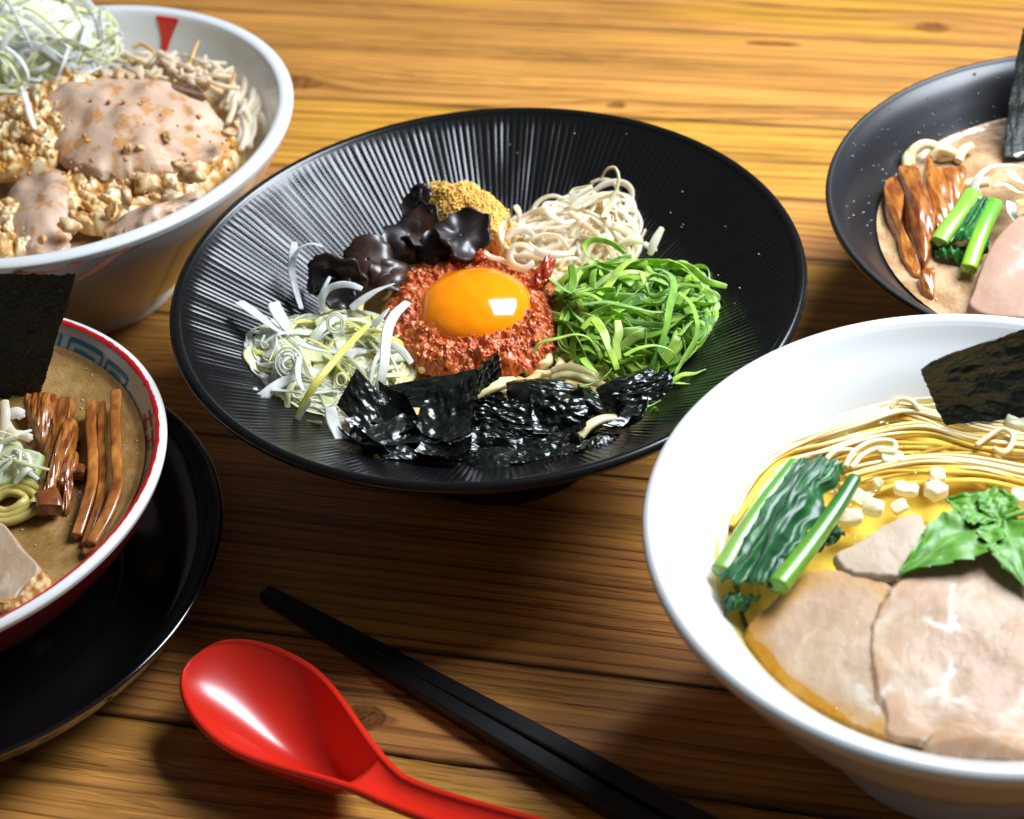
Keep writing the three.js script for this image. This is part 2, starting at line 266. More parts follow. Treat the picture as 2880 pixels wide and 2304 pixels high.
// left bowl on its saucer
const oRB = thing('soup_bowl', 'white soup bowl with a red rim line and blue meander, standing on the saucer', 'bowl');
const redOut = M(0.10, 0.008, 0.006, 0.25);
const bRB = bowl(oRB, {in:[[0.0915,0.07],[0.0895,0.0665],[0.0866,0.0625],[0.08,0.054],[0.06,0.036],[0.03,0.022],[0,0.02]],lip:[[0.0915,0.07],[0.0926,0.0712],[0.0944,0.0714],[0.0958,0.07],[0.0954,0.068]],out:[[0.0954,0.068],[0.09,0.058],[0.075,0.04],[0.055,0.023],[0.045,0.017],[0.0425,0.015]],foot:[[0.0425,0.015],[0.0415,0.014],[0.041,0.0092],[0.04,0.0085],[0.037,0.0085],[0.0365,0.013]]}, cRB, { in: porcelain, lip: porcelain, out: redOut, foot: redOut }, 220);
{
  const red = M(0.62, 0.012, 0.014, 0.25), blue = M(0.002, 0.24, 0.47, 0.25), ink = M(0.40, 0.02, 0.025, 0.25);
  part('red_rim_line', grid(360, 4, (u, v) => {
    const a = u * 2 * PI, L = bRB.lipList, w = 0.00085 * (1 + 0.3 * n3(cos(a) * 40, sin(a) * 40, 3)), r = 0.0926 + (v - 0.5) * 2 * w, k = clamp((r - 0.0915) / 0.0045);
    const y = 0.0700 + 0.0014 * Math.sqrt(Math.max(0, 1 - (1 - Math.min(1, k * 1.55)) ** 2)) + 0.00025; return [cRB[0] + r * cos(a), y, cRB[2] + r * sin(a)];
  }, { wrap: true }), red, oRB);
  const mk = (pts, w, m, name) => part(name, stroke(bRB, pts, w, bRB.inn, 1, 0.00025), m, oRB);
  mk([[-0.94156,0.08716],[-0.94094,0.08852],[-0.9392,0.08972]], 0.0011, blue, 'meander_line');
  mk([[-0.9392,0.08972],[-0.87891,0.08974],[-0.80569,0.08968],[-0.734,0.08959]], 0.0012, blue, 'meander_line');
  mk([[-0.734,0.08959],[-0.73006,0.0883],[-0.73257,0.08699]], 0.0011, blue, 'meander_line');
  mk([[-0.90908,0.08779],[-0.85156,0.0878],[-0.77234,0.08754]], 0.001, blue, 'meander_line');
  mk([[-0.69751,0.08722],[-0.69533,0.08825],[-0.69192,0.08917]], 0.0011, blue, 'meander_line');
  mk([[-0.69192,0.08917],[-0.63337,0.08921],[-0.57394,0.08922],[-0.52048,0.08916]], 0.0012, blue, 'meander_line');
  mk([[-0.52048,0.08916],[-0.5192,0.08818],[-0.52885,0.08701]], 0.0011, blue, 'meander_line');
  mk([[-0.65663,0.08763],[-0.61142,0.08749],[-0.57329,0.08736]], 0.0009, blue, 'meander_line');
  mk([[-0.99453,0.08723],[-0.9924,0.08887],[-0.99107,0.09012]], 0.0013, blue, 'meander_line');
  for (const q of [[[[-0.25527,0.09037],[-0.21277,0.08997],[-0.15017,0.09006]], [[-0.27949,0.08833],[-0.22045,0.08781],[-0.18327,0.08774]], [[-0.24589,0.08758],[-0.22258,0.0895],[-0.19819,0.09102]]], [[[-0.13408,0.09011],[-0.06767,0.09017],[-0.00045,0.09034]], [[-0.15661,0.08757],[-0.1009,0.08771],[-0.04653,0.08822]], [[-0.09976,0.08742],[-0.09153,0.08884],[-0.07627,0.09067]]]])
    for (const s of q) mk(s, 0.0009, ink, 'red_character_stroke');
}
const oSC = thing('saucer', 'glossy black lacquer saucer under the red rimmed soup bowl', 'saucer');
const gloss = M(0.006, 0.005, 0.0055, 0.13, { clearcoat: 0.6, clearcoatRoughness: 0.06 });
{ const P = {in:[[0.1065,0.03],[0.102,0.0225],[0.096,0.0165],[0.085,0.0115],[0.068,0.0095],[0.0655,0.008],[0,0.0078]],lip:[[0.1065,0.03],[0.1072,0.0306],[0.108,0.0306],[0.10865,0.03],[0.108,0.0285]],out:[[0.108,0.0285],[0.1,0.0175],[0.085,0.0085],[0.07,0.0045],[0.0665,0.0035]],foot:[[0.0665,0.0035],[0.066,0.0015],[0.0652,0.0],[0.061,0.0],[0.0605,0.0025]]}, c = cRB;
  part('well', revolve(spline(P.in), c, 220), gloss, oSC); part('rim', revolve(spline(P.lip), c, 220), gloss, oSC); part('underside', revolve(spline(P.out), c, 160), gloss, oSC); part('foot_ring', revolve(spline(P.foot), c, 120), gloss, oSC);
}
// top right bowl: matte black
const oTR = thing('black_bowl', 'smooth matte black bowl of brown soup at the top right edge', 'bowl');
const matte = M(0.012, 0.012, 0.014, 0.34);
const bTR = bowl(oTR, {in:[[0.1055,0.069],[0.101,0.0655],[0.095,0.059],[0.0876,0.051],[0.07,0.036],[0.05,0.025],[0,0.02]],lip:[[0.1055,0.069],[0.1068,0.0701],[0.108,0.07],[0.1087,0.0688],[0.1083,0.067]],out:[[0.1083,0.067],[0.1,0.058],[0.08,0.038],[0.06,0.022],[0.05,0.0145],[0.0465,0.0125]],foot:[[0.0465,0.0125],[0.0455,0.011],[0.045,0.001],[0.044,0.0],[0.041,0.0],[0.0405,0.009]]}, cTR, { in: matte, lip: M(0.012, 0.012, 0.012, 0.45), out: M(0.012, 0.011, 0.011, 0.45) }, 220);
{
  const R = rngOf(5), gs = [];
  for (let i = 0; i < 64; i++) { const a = PI * (1.02 + 0.62 * R()), r = 0.0895 + 0.0150 * Math.pow(R(), 1.2), s = 0.0004 + 0.0008 * R() * R(), h = heightOn(bTR.inn, r); const g = new THREE.SphereGeometry(s, 10, 7); g.scale(1, 0.6, 1); gs.push(xf(g, [cTR[0] + r * cos(a), h + s * 0.2, cTR[2] + r * sin(a)])); }
  part('broth_droplets', mergeGeometries(gs), M(0.05, 0.05, 0.05, 0.08, { clearcoat: 0.6 }), oTR, 'stuff');
}

// ---------- spoon ----------
{
  const o = thing('soup_spoon', 'shiny red soup spoon lying on the wooden table at the front', 'spoon');
  const A = [-0.11665,0.023,0.08087], B2 = [-0.05121,0.0225,0.14758], E = [0.00635,0.04,0.19255], ax = norm(sub(B2, A)), L = Math.hypot(...sub(B2, A));
  const sd = norm([-ax[2], 0, ax[0]]);
  const red = M(0.66, 0.020, 0.008, 0.24, { clearcoat: 0.5, clearcoatRoughness: 0.16 });
  const Wd = (s) => s < 0.38 ? 0.0192 * Math.sqrt(Math.max(0, 1 - ((0.38 - s) / 0.38) ** 2.1)) : s < 1.05 ? lerp(0.0192, 0.0041, Math.pow(sstep(0.36, 1.05, s), 0.95)) : lerp(0.0041, 0.0062, sstep(1.05, 2.1, s));
  const loop = 44;
  const spine = (s) => { if (s <= 1) return add(A, mul(ax, L * s)); const t = (s - 1), d = sub(E, B2), k = t * L / Math.hypot(d[0], d[2]), b = 0.10 * L * (1 - Math.exp(-t * 6)) * Math.exp(-t * 3); return add(add(B2, mul(d, k)), mul(ax, b)); };
  const cross1 = (s, q) => { // q 0..1 round the section
    const th = 0.0029 * Math.sqrt(clamp(s / 0.025)) + 0.00001, w = Math.max(0.00002, Wd(s)), c = spine(s), dep = s < 0.86 ? (s < 0.6 ? 0.0172 * Math.pow(sin(PI / 2 * s / 0.6), 1.6) : 0.0172 * Math.pow(Math.max(0, cos(PI / 2 * Math.min(1, (s - 0.6) / 0.40))), 1.2)) * Math.min(1, w / 0.004) : 0, dp = Math.max(dep, 0.0016 * sstep(0.7, 1.0, s));
    const rimDrop = 0.0035 * sin(PI * clamp(s)) ;
    let x, y;
    const P = (t) => -dp * Math.pow(Math.max(0, 1 - Math.abs(t) ** 2.1), 0.9);
    if (q < 0.46) { const t = lerp(-1, 1, q / 0.46); x = t * w; y = P(t); }
    else if (q < 0.5) { const t = (q - 0.46) / 0.04, a = t * PI; x = w + th * 0.5 - th * 0.5 * cos(a); y = th * 0.42 * sin(a) - th * 0.3 * t; }
    else if (q < 0.96) { const t = lerp(1, -1, (q - 0.5) / 0.46); x = t * (w + th); y = P(t) - th * (0.3 + 0.7 * Math.pow(Math.max(0, 1 - t * t), 0.5)); }
    else { const t = (q - 0.96) / 0.04, a = (1 - t) * PI; x = -(w + th * 0.5 - th * 0.5 * cos(a)); y = th * 0.42 * sin(a) - th * 0.3 * (1 - t); }
    const slope = spine(s + 0.002);
    return [c[0] + sd[0] * x, c[1] + y - rimDrop * 0.5, c[2] + sd[2] * x];
  };
  const S = (v, a, b) => lerp(a, b, v);
  part('spoon_bowl', grid(150, 90, (u, v) => { const s = 0.00002 + 0.99958 * Math.pow(v, 2); return cross1(s, u); }, { wrap: true }), red, o);
  part('handle', grid(150, 60, (u, v) => cross1(lerp(0.9996, 2.25, v), u), { wrap: true }), red, o);
}
// ---------- chopsticks ----------
{
  const blk = M(0.0075, 0.0078, 0.0085, 0.42);
  for (const [a, b, lab] of [[[-0.09704,0.0045,0.03399], [0.00732,0.0055,0.12712], 'black tapered chopstick further from the red spoon'], [[-0.09874,0.0045,0.03596], [0.00639,0.0055,0.13744], 'black tapered chopstick nearer the red spoon']]) {
    const o = tag(part('chopstick', sweep([a, add(a, mul(sub(b, a), 0.5)), b, add(a, mul(sub(b, a), 1.75))].map((p, i) => [p[0], [0.003, 0.0036, 0.0042, 0.0047][i], p[2]]), { w: (t) => lerp(0.0032, 0.0092, Math.pow(t, 0.8)), h: (t) => lerp(0.0050, 0.0082, t), seg: 40, sides: 24, pow: 0.32 }), blk), lab, 'chopstick', 'the pair of black chopsticks');
  }
}
// ---------- food of the ribbed bowl ----------
const C0 = [-0.0095, 0, -0.055];
const floorM = (x, z) => Math.max(bMain.floor(x, z), 0.0340);
const bedM = (x, z) => { const r = Math.hypot(x - cMain[0], z - cMain[2]); return Math.max(floorM(x, z), 0.0515 - 0.004 * sstep(0.05, 0.085, r) - 0.0035 * sstep(0.015, 0.045, z - cMain[2])); };
// a wandering strand inside an ellipse; returns points
function strand(R, { c, rx, rz, len, step = 0.004, bend, base, top, layer, bias = 0, loft = 0.002, head = null }) {
  const t0 = R() * 2 * PI, q = Math.sqrt(R()) * 0.92; let x = c[0] + rx * q * cos(t0), z = c[2] + rz * q * sin(t0), hd = head === null ? R() * 2 * PI : head + (R() - 0.5) * 0.9, k = bias * (R() < 0.5 ? -1 : 1), ph = R() * 7;
  const pts = [], n = Math.max(4, Math.round(len / step));
  for (let i = 0; i <= n; i++) {
    const ex = (x - c[0]) / rx, ez = (z - c[2]) / rz, e = Math.hypot(ex, ez), b = base(x, z);
    const dome = Math.max(0, 1 - e * e * 0.9);
    pts.push([x, Math.max(b + 0.0008, b + (top - 0) * layer * Math.pow(dome, 0.6) + loft * sin(i * 0.8 + ph)), z]);
    k += (R() - 0.5) * bend; hd += k * step * 60 * 0.25;
    if (e > 0.92) { const to = Math.atan2(c[2] - z, c[0] - x); let d = to - hd; d = Math.atan2(sin(d), cos(d)); hd += d * 0.28; }
    x += cos(hd) * step; z += sin(hd) * step;
  }
  return pts;
}
function core(o, name, c, rx, rz, top, col, seed) { // the tightly packed shreds inside a pile
  part(name, grid(140, 50, (u, v) => { const a = u * 2 * PI, e = v * (1 + 0.08 * n3(cos(a) * 2, sin(a) * 2, seed)), x = c[0] + rx * e * cos(a), z = c[2] + rz * e * sin(a); return [x, bedM(x, z) + top * Math.pow(Math.max(0, 1 - v ** 2.5), 0.6) + 0.0016 * Math.abs(n3(x * 240, seed, z * 240)) - 0.0012, z]; }, { wrap: true, col: (u, v, p) => col(p) }), VC(0.4, { clearcoat: 0.4, clearcoatRoughness: 0.15 }), o, 'stuff');
}
// noodles: thick, pale yellow
const noodleM = [M(0.78, 0.60, 0.25, 0.32, { clearcoat: 0.3 }), M(0.80, 0.66, 0.34, 0.3, { clearcoat: 0.3 }), M(0.72, 0.55, 0.20, 0.34, { clearcoat: 0.3 })];
{
  const o = thing('noodle_mound', 'thick pale noodles under the toppings of the black ribbed bowl', 'noodles'), R = rngOf(11);
  part('noodle_bed', slab(Array.from({ length: 24 }, (_, i) => [cMain[0] + 0.073 * cos(i / 24 * 2 * PI), 0.0480, cMain[2] + 0.073 * sin(i / 24 * 2 * PI)]), 0.007, { n: 120, rings: 60, lift: (p) => 0.0012 * n3(p[0] * 140, 1, p[2] * 140) }), noodleM[2], o);
  for (let i = 0; i < 46; i++) {
    const a = R() * 2 * PI, rr = 0.030 + 0.044 * R(), c = [cMain[0] + rr * 0.0, 0, cMain[2]];
    const pts = []; const a0 = R() * 2 * PI, sp = 0.5 + 0.9 * R(), dr = (R() - 0.5) * 0.02;
    for (let j = 0; j <= 9; j++) { const aa = a0 + sp * j / 9, r = rr + dr * j / 9 + 0.003 * sin(j * 0.9 + i); const x = c[0] + r * cos(aa), z = c[2] + r * sin(aa); pts.push([x, bedM(x, z) + 0.0012 + 0.0022 * R() * 0.5 + 0.001 * sin(j + i), z]); }
    part('noodle', sweep(pts, { w: 0.0036, h: 0.0030, seg: 26, sides: 8, pow: 0.75, twist: R() * 2 }), noodleM[i % 3], o);
  }
  for (const pts of [[[-0.01363,0.058,0.00226],[-0.00867,0.0605,0.00062],[-0.00389,0.061,-0.00074],[0.00138,0.06,-0.00248],[0.00542,0.057,-0.00504]], [[-0.0141,0.057,-0.00178],[-0.0091,0.06,-0.00283],[-0.00316,0.0605,-0.00382],[0.00209,0.058,-0.00669]], [[-0.01326,0.056,0.00264],[-0.00777,0.058,0.00139],[-0.0018,0.059,0.00038],[0.00405,0.058,-0.00108]],
    [[0.01646,0.057,-0.0107],[0.02008,0.0585,-0.01058],[0.02524,0.059,-0.00863],[0.03137,0.057,-0.00634]], [[0.01619,0.056,-0.00823],[0.0209,0.058,-0.00684],[0.02651,0.058,-0.00404],[0.03319,0.056,-0.00169],[0.03719,0.055,0.0042]], [[0.02823,0.056,0.00119],[0.03252,0.0575,0.00556],[0.03664,0.057,0.01017],[0.03934,0.056,0.01659]],
    [[0.02285,0.058,0.02858],[0.02665,0.06,0.02545],[0.03147,0.0598,0.02248],[0.03665,0.059,0.02149]],
    [[-0.0605,0.058,0.00993],[-0.05811,0.059,0.00591],[-0.05569,0.06,0.00044],[-0.05111,0.06,-0.00453],[-0.04501,0.061,-0.00663]]])
    part('noodle', sweep(pts, { w: 0.0036, h: 0.0028, seg: 26, sides: 8, pow: 0.75 }), noodleM[1], o);
}
// mince
{
  const o = thing('spicy_mince', 'red spicy minced meat ringed round the raw egg yolk', 'minced meat');
  const out = [[-0.04414,0.054,-0.07098],[-0.04673,0.0535,-0.0534],[-0.04074,0.0535,-0.03733],[-0.03383,0.053,-0.02511],[-0.02152,0.053,-0.01733],[-0.00736,0.053,-0.01442],[0.00709,0.053,-0.01686],[0.01662,0.053,-0.02391],[0.02118,0.0535,-0.03875],[0.02305,0.0545,-0.05544],[0.01993,0.056,-0.07296],[0.00948,0.057,-0.08485],[-0.00255,0.0575,-0.09129],[-0.01094,0.0575,-0.09684],[-0.0236,0.0575,-0.09509],[-0.03391,0.0565,-0.0897],[-0.04003,0.055,-0.08109]];
  const cc = [-0.01052,0.056,-0.05154], ring = smoothRing(out, 720);
  const H = (x, z, t) => 0.0520 + 0.0098 * Math.pow(Math.max(0, 1 - Math.pow(t, 5)), 0.55) - 0.0060 * sstep(0.62, 0.2, t);
  const bump = (x, z) => 0.0030 * fbm(x * 100, z * 100, 3, 2) + 0.0020 * Math.sqrt(Math.abs(n3(x * 170, z * 170, 8))) - 0.0010 + 0.0009 * Math.abs(n3(x * 420, z * 420, 4)) + 0.00010 * n3(x * 1300, z * 1300, 6);
  const colM = (x, y, z) => { const a = fbm(x * 300, y * 300, z * 300 + 9, 3), b = n3(x * 620, y * 620, z * 620); let c = mix3([0.44, 0.100, 0.011], [0.54, 0.066, 0.008], sstep(-0.3, 0.4, a)); c = mix3(c, [0.62, 0.25, 0.06], sstep(0.1, 0.6, b) * 0.7); return mix3(c, [0.30, 0.008, 0.008], sstep(0.35, 0.6, n3(x * 400 + 7, y * 400, z * 400))); };
  part('mince', grid(720, 160, (u, v) => {
    const e = ring[Math.round(u * 720) % 720], t = v, x = lerp(cc[0], e[0], t * (1 + 0.03 * n3(u * 90, 1, 2))), z = lerp(cc[2], e[2], t), b = bump(x, z);
    const k = sstep(0.12, 0.5, t); return [x + 0.0008 * n3(x * 150, z * 150, 31) * k, H(x, z, t) + b * k * (1 - 0.3 * sstep(0.9, 1, t)), z + 0.0008 * n3(x * 150, z * 150, 51) * k];
  }, { wrap: true, col: (u, v, p) => colM(...p) }), VC(0.38, { clearcoat: 0.25, clearcoatRoughness: 0.16 }), o);
  const R = rngOf(21), gs = [], bs = Array.from({ length: 8 }, (_, i) => blob(1, i, 0.35, 2));
  for (let i = 0; i < 90; i++) { const e = ring[Math.floor(R() * 720)], t = 0.56 + 0.46 * Math.sqrt(R()), x = lerp(cc[0], e[0], t), z = lerp(cc[2], e[2], t), s = 0.0008 + 0.0013 * R() * R(); gs.push(paint(xf(bs[i % 8], [x, H(x, z, t) + bump(x, z) - s * 0.1, z], [R() * 6, R() * 6, R() * 6], s), (a, b, c) => colM(a + i * 0.01, b, c))); }
  part('mince_crumb', mergeGeometries(gs), VC(0.25, { clearcoat: 0.4, clearcoatRoughness: 0.1 }), o, 'stuff');
  for (const [p, s, w] of [[[-0.00654,0.0645,-0.07974], 0.0019, 1.3], [[0.01819,0.065,-0.06337], 0.0036, 1.6], [[0.01544,0.0625,-0.06019], 0.0032, 1.2]]) part('chilli_bit', paint(xf(blob(1, p[0] * 900, 0.5, 4, [w, 0.6, 0.8], 2), p, [0.3, 1, 0.4], s), (a, b, c) => mix3([0.42, 0.02, 0.012], [0.40, 0.07, 0.015], sstep(-0.3, 0.3, n3(a * 500, b * 500, c * 500)))), VC(0.22, { clearcoat: 0.5 }), o);
}
// yolk
{
  const c = [-0.01044,0.0585,-0.05219], g = new THREE.SphereGeometry(1, 96, 64), P = g.attributes.position;
  for (let i = 0; i < P.count; i++) { const x = P.getX(i), y = P.getY(i), z = P.getZ(i), a = 0.0226 * (1 + 0.018 * n3(x * 1.1, y, z * 1.1) + 0.0010 * n3(x * 3.2, y * 3.2, z * 3.2)), sag = y < 0 ? 1.03 : 1; P.setXYZ(i, c[0] + x * a * sag, c[1] + y * (y > 0 ? 0.0124 + 0.00022 * n3(x * 2.6, 4, z * 2.6) : 0.008), c[2] + z * a * sag * 0.985); }
  g.computeVertexNormals();
  tag(part('egg_yolk', g, M(0.98, 0.262, 0.0012, 0.16, { clearcoat: 1, clearcoatRoughness: 0.05, ior: 1.4 })), 'glossy raw orange egg yolk at the centre of the black ribbed bowl', 'egg yolk');
}
// shredded green onion
const greens = [[0.27, 0.58, 0.008], [0.40, 0.72, 0.015], [0.56, 0.82, 0.05], [0.13, 0.38, 0.006], [0.66, 0.86, 0.15]];
const greenM = VC(0.85, { clearcoat: 0.6, clearcoatRoughness: 0.14, transmission: 0.45, thickness: 0 });
const greenCol = (k, seed) => { const a = greens[k]; return (t, ang, p) => mix3(mul(a, 0.85 + 0.3 * n3(p[0] * 200, seed, p[2] * 200)), [0.42, 0.62, 0.16], sin(ang) < -0.2 ? 0.42 : 0.04); };
{
  const o = thing('green_onion_mound', 'tangled mound of shredded green onion on the right of the egg yolk', 'green onion'), R = rngOf(31);
  const c = [0.04871,0.054,-0.04395];
  core(o, 'onion_mass', c, 0.027, 0.030, 0.0095, (p) => mix3([0.10, 0.32, 0.006], [0.34, 0.62, 0.03], sstep(-0.3, 0.4, n3(p[0] * 420, p[1] * 300, p[2] * 420))), 5);
  const add1 = (pts, w, k, tw = 0, tw0 = 0) => part('onion_strand', sweep(pts, { w: (t) => w * (0.55 + 0.45 * Math.pow(sin(PI * clamp(t * 0.94 + 0.03)), 0.4)), h: 0.00045, seg: 30, sides: 8, twist: tw, twist0: tw0, col: greenCol(k, R() * 50) }), greenM, o);
  for (let i = 0; i < 165; i++) {
    const layer = 0.15 + 0.95 * Math.pow(i / 165, 0.8), pts = strand(R, { c, rx: 0.031, rz: 0.0345, len: 0.026 + 0.040 * R(), bend: 0.9, bias: 0.3 + 1.1 * R() * R() * 2, base: bedM, top: 0.0165, layer, loft: 0.0018 });
    add1(pts, 0.0021 + 0.0030 * R() * R() + (R() < 0.15 ? 0.0016 : 0), [0, 1, 1, 2, 0, 3, 1, 4, 2][i % 9], (R() - 0.5) * 5, (R() - 0.5) * 2.4);
  }
  for (const [pts, w, k, tw, t0] of [
    [[[0.05007,0.066,-0.06872],[0.0457,0.068,-0.07337],[0.03878,0.069,-0.0756],[0.03491,0.068,-0.0734],[0.03616,0.067,-0.06695],[0.04166,0.067,-0.06171],[0.04922,0.067,-0.06082],[0.05586,0.067,-0.06152],[0.06296,0.066,-0.06165]], 0.0026, 1, 0.4, 1.0],
    [[[0.03024,0.071,-0.03137],[0.03849,0.0735,-0.02834],[0.04638,0.074,-0.02367],[0.05528,0.073,-0.01999],[0.06122,0.071,-0.02206]], 0.0042, 0, 0.5, 0.2],
    [[[0.01956,0.063,-0.06231],[0.02272,0.066,-0.05207],[0.02648,0.067,-0.04503],[0.03184,0.068,-0.03869],[0.0368,0.067,-0.0356]], 0.0034, 0, 0.8, 0.3],
    [[[0.02827,0.0735,-0.05451],[0.02862,0.069,-0.05241],[0.02736,0.066,-0.04942],[0.02593,0.064,-0.04693]], 0.0040, 0, 0.7, 0.2],
    [[[0.0859,0.066,-0.04002],[0.07875,0.068,-0.04216],[0.07396,0.069,-0.04987],[0.06922,0.068,-0.0549],[0.06276,0.067,-0.05559]], 0.0028, 1, 1, 0.6],
    [[[0.06577,0.069,-0.05739],[0.07096,0.0695,-0.05156],[0.0739,0.068,-0.04576],[0.07438,0.064,-0.04206],[0.07289,0.06,-0.03961]], 0.0018, 2, 1.2, 0.4],
    [[[0.07581,0.067,-0.04043],[0.06914,0.067,-0.04251],[0.06344,0.067,-0.03989],[0.05725,0.067,-0.03738],[0.05349,0.067,-0.04164]], 0.0018, 0, 1, 0.3],
    [[[0.06248,0.071,-0.04821],[0.06518,0.0735,-0.03969],[0.06446,0.074,-0.03018],[0.06161,0.073,-0.02062],[0.0596,0.07,-0.01376],[0.05683,0.066,-0.00925]], 0.0034, 0, 0.8, 0.3],
    [[[0.06703,0.07,-0.03428],[0.07076,0.069,-0.02701],[0.07186,0.066,-0.02034],[0.0705,0.0625,-0.01483],[0.06594,0.06,-0.00864],[0.06063,0.058,-0.0004]], 0.0032, 1, 0.7, 0.4],
    [[[0.00994,0.0665,-0.01149],[0.01288,0.069,-0.01369],[0.01914,0.071,-0.01258],[0.02644,0.072,-0.01257],[0.03084,0.071,-0.01059],[0.03336,0.067,-0.00691]], 0.0030, 2, 0.8, 0.3],
    [[[0.02879,0.072,-0.01557],[0.03283,0.0735,-0.01889],[0.03575,0.073,-0.01222],[0.0375,0.07,-0.00571],[0.03965,0.064,0.0003]], 0.0040, 2, 0.6, 0.2],
    [[[0.04176,0.075,-0.01452],[0.04169,0.0725,-0.01016],[0.0402,0.07,-0.00693],[0.04069,0.065,-0.00405]], 0.0036, 4, 0.5, 0.2],
    [[[0.02433,0.06,0.00261],[0.02879,0.0625,0.0056],[0.03352,0.064,0.00499],[0.03705,0.064,0.00068]], 0.0048, 0, 0.5, 0.2],
    [[[0.02752,0.066,-0.00582],[0.02961,0.0655,-0.00114],[0.03192,0.064,0.00065],[0.03275,0.062,0.00158]], 0.0044, 1, 0.9, 0.2],
    [[[0.05852,0.0585,0.00397],[0.06287,0.06,0.00246],[0.06735,0.061,0.00363],[0.07145,0.0625,0.00373]], 0.0044, 2, 0.5, 0.2],
    [[[0.0587,0.058,0.00256],[0.06286,0.059,0.00611],[0.06729,0.0595,0.00746],[0.06894,0.06,0.00673]], 0.0048, 2, 0.8, 0.2],
    [[[0.04259,0.069,-0.00115],[0.04797,0.07,-0.00311],[0.0542,0.07,-0.00372],[0.06006,0.068,-0.00196],[0.06177,0.064,-0.00012]], 0.0034, 2, 0.5, 0.2],
    [[[0.05218,0.07,-0.03421],[0.0536,0.071,-0.02819],[0.05875,0.071,-0.02729],[0.06302,0.071,-0.03184],[0.06324,0.071,-0.04168],[0.05835,0.071,-0.04528],[0.05532,0.07,-0.04264],[0.05551,0.07,-0.03541]], 0.0022, 0, 1.0, 1.1],
    [[[0.0738,0.066,-0.03584],[0.0766,0.067,-0.03848],[0.07558,0.0675,-0.0425],[0.07208,0.068,-0.04425]], 0.0016, 2, 1, 1],
    [[[0.06408,0.066,-0.01309],[0.06982,0.066,-0.02069],[0.0742,0.066,-0.02384]], 0.0030, 1, 0.4, 0.5],
    [[[0.04477,0.0615,0.02093],[0.04871,0.063,0.0216],[0.05292,0.0635,0.01978]], 0.0030, 2, 0.6, 0.2], [[[0.048,0.061,0.02218],[0.05044,0.062,0.02112],[0.05146,0.06,0.02155]], 0.0026, 1, 0.6, 0.2]]) add1(pts, w, k, tw, t0);
}
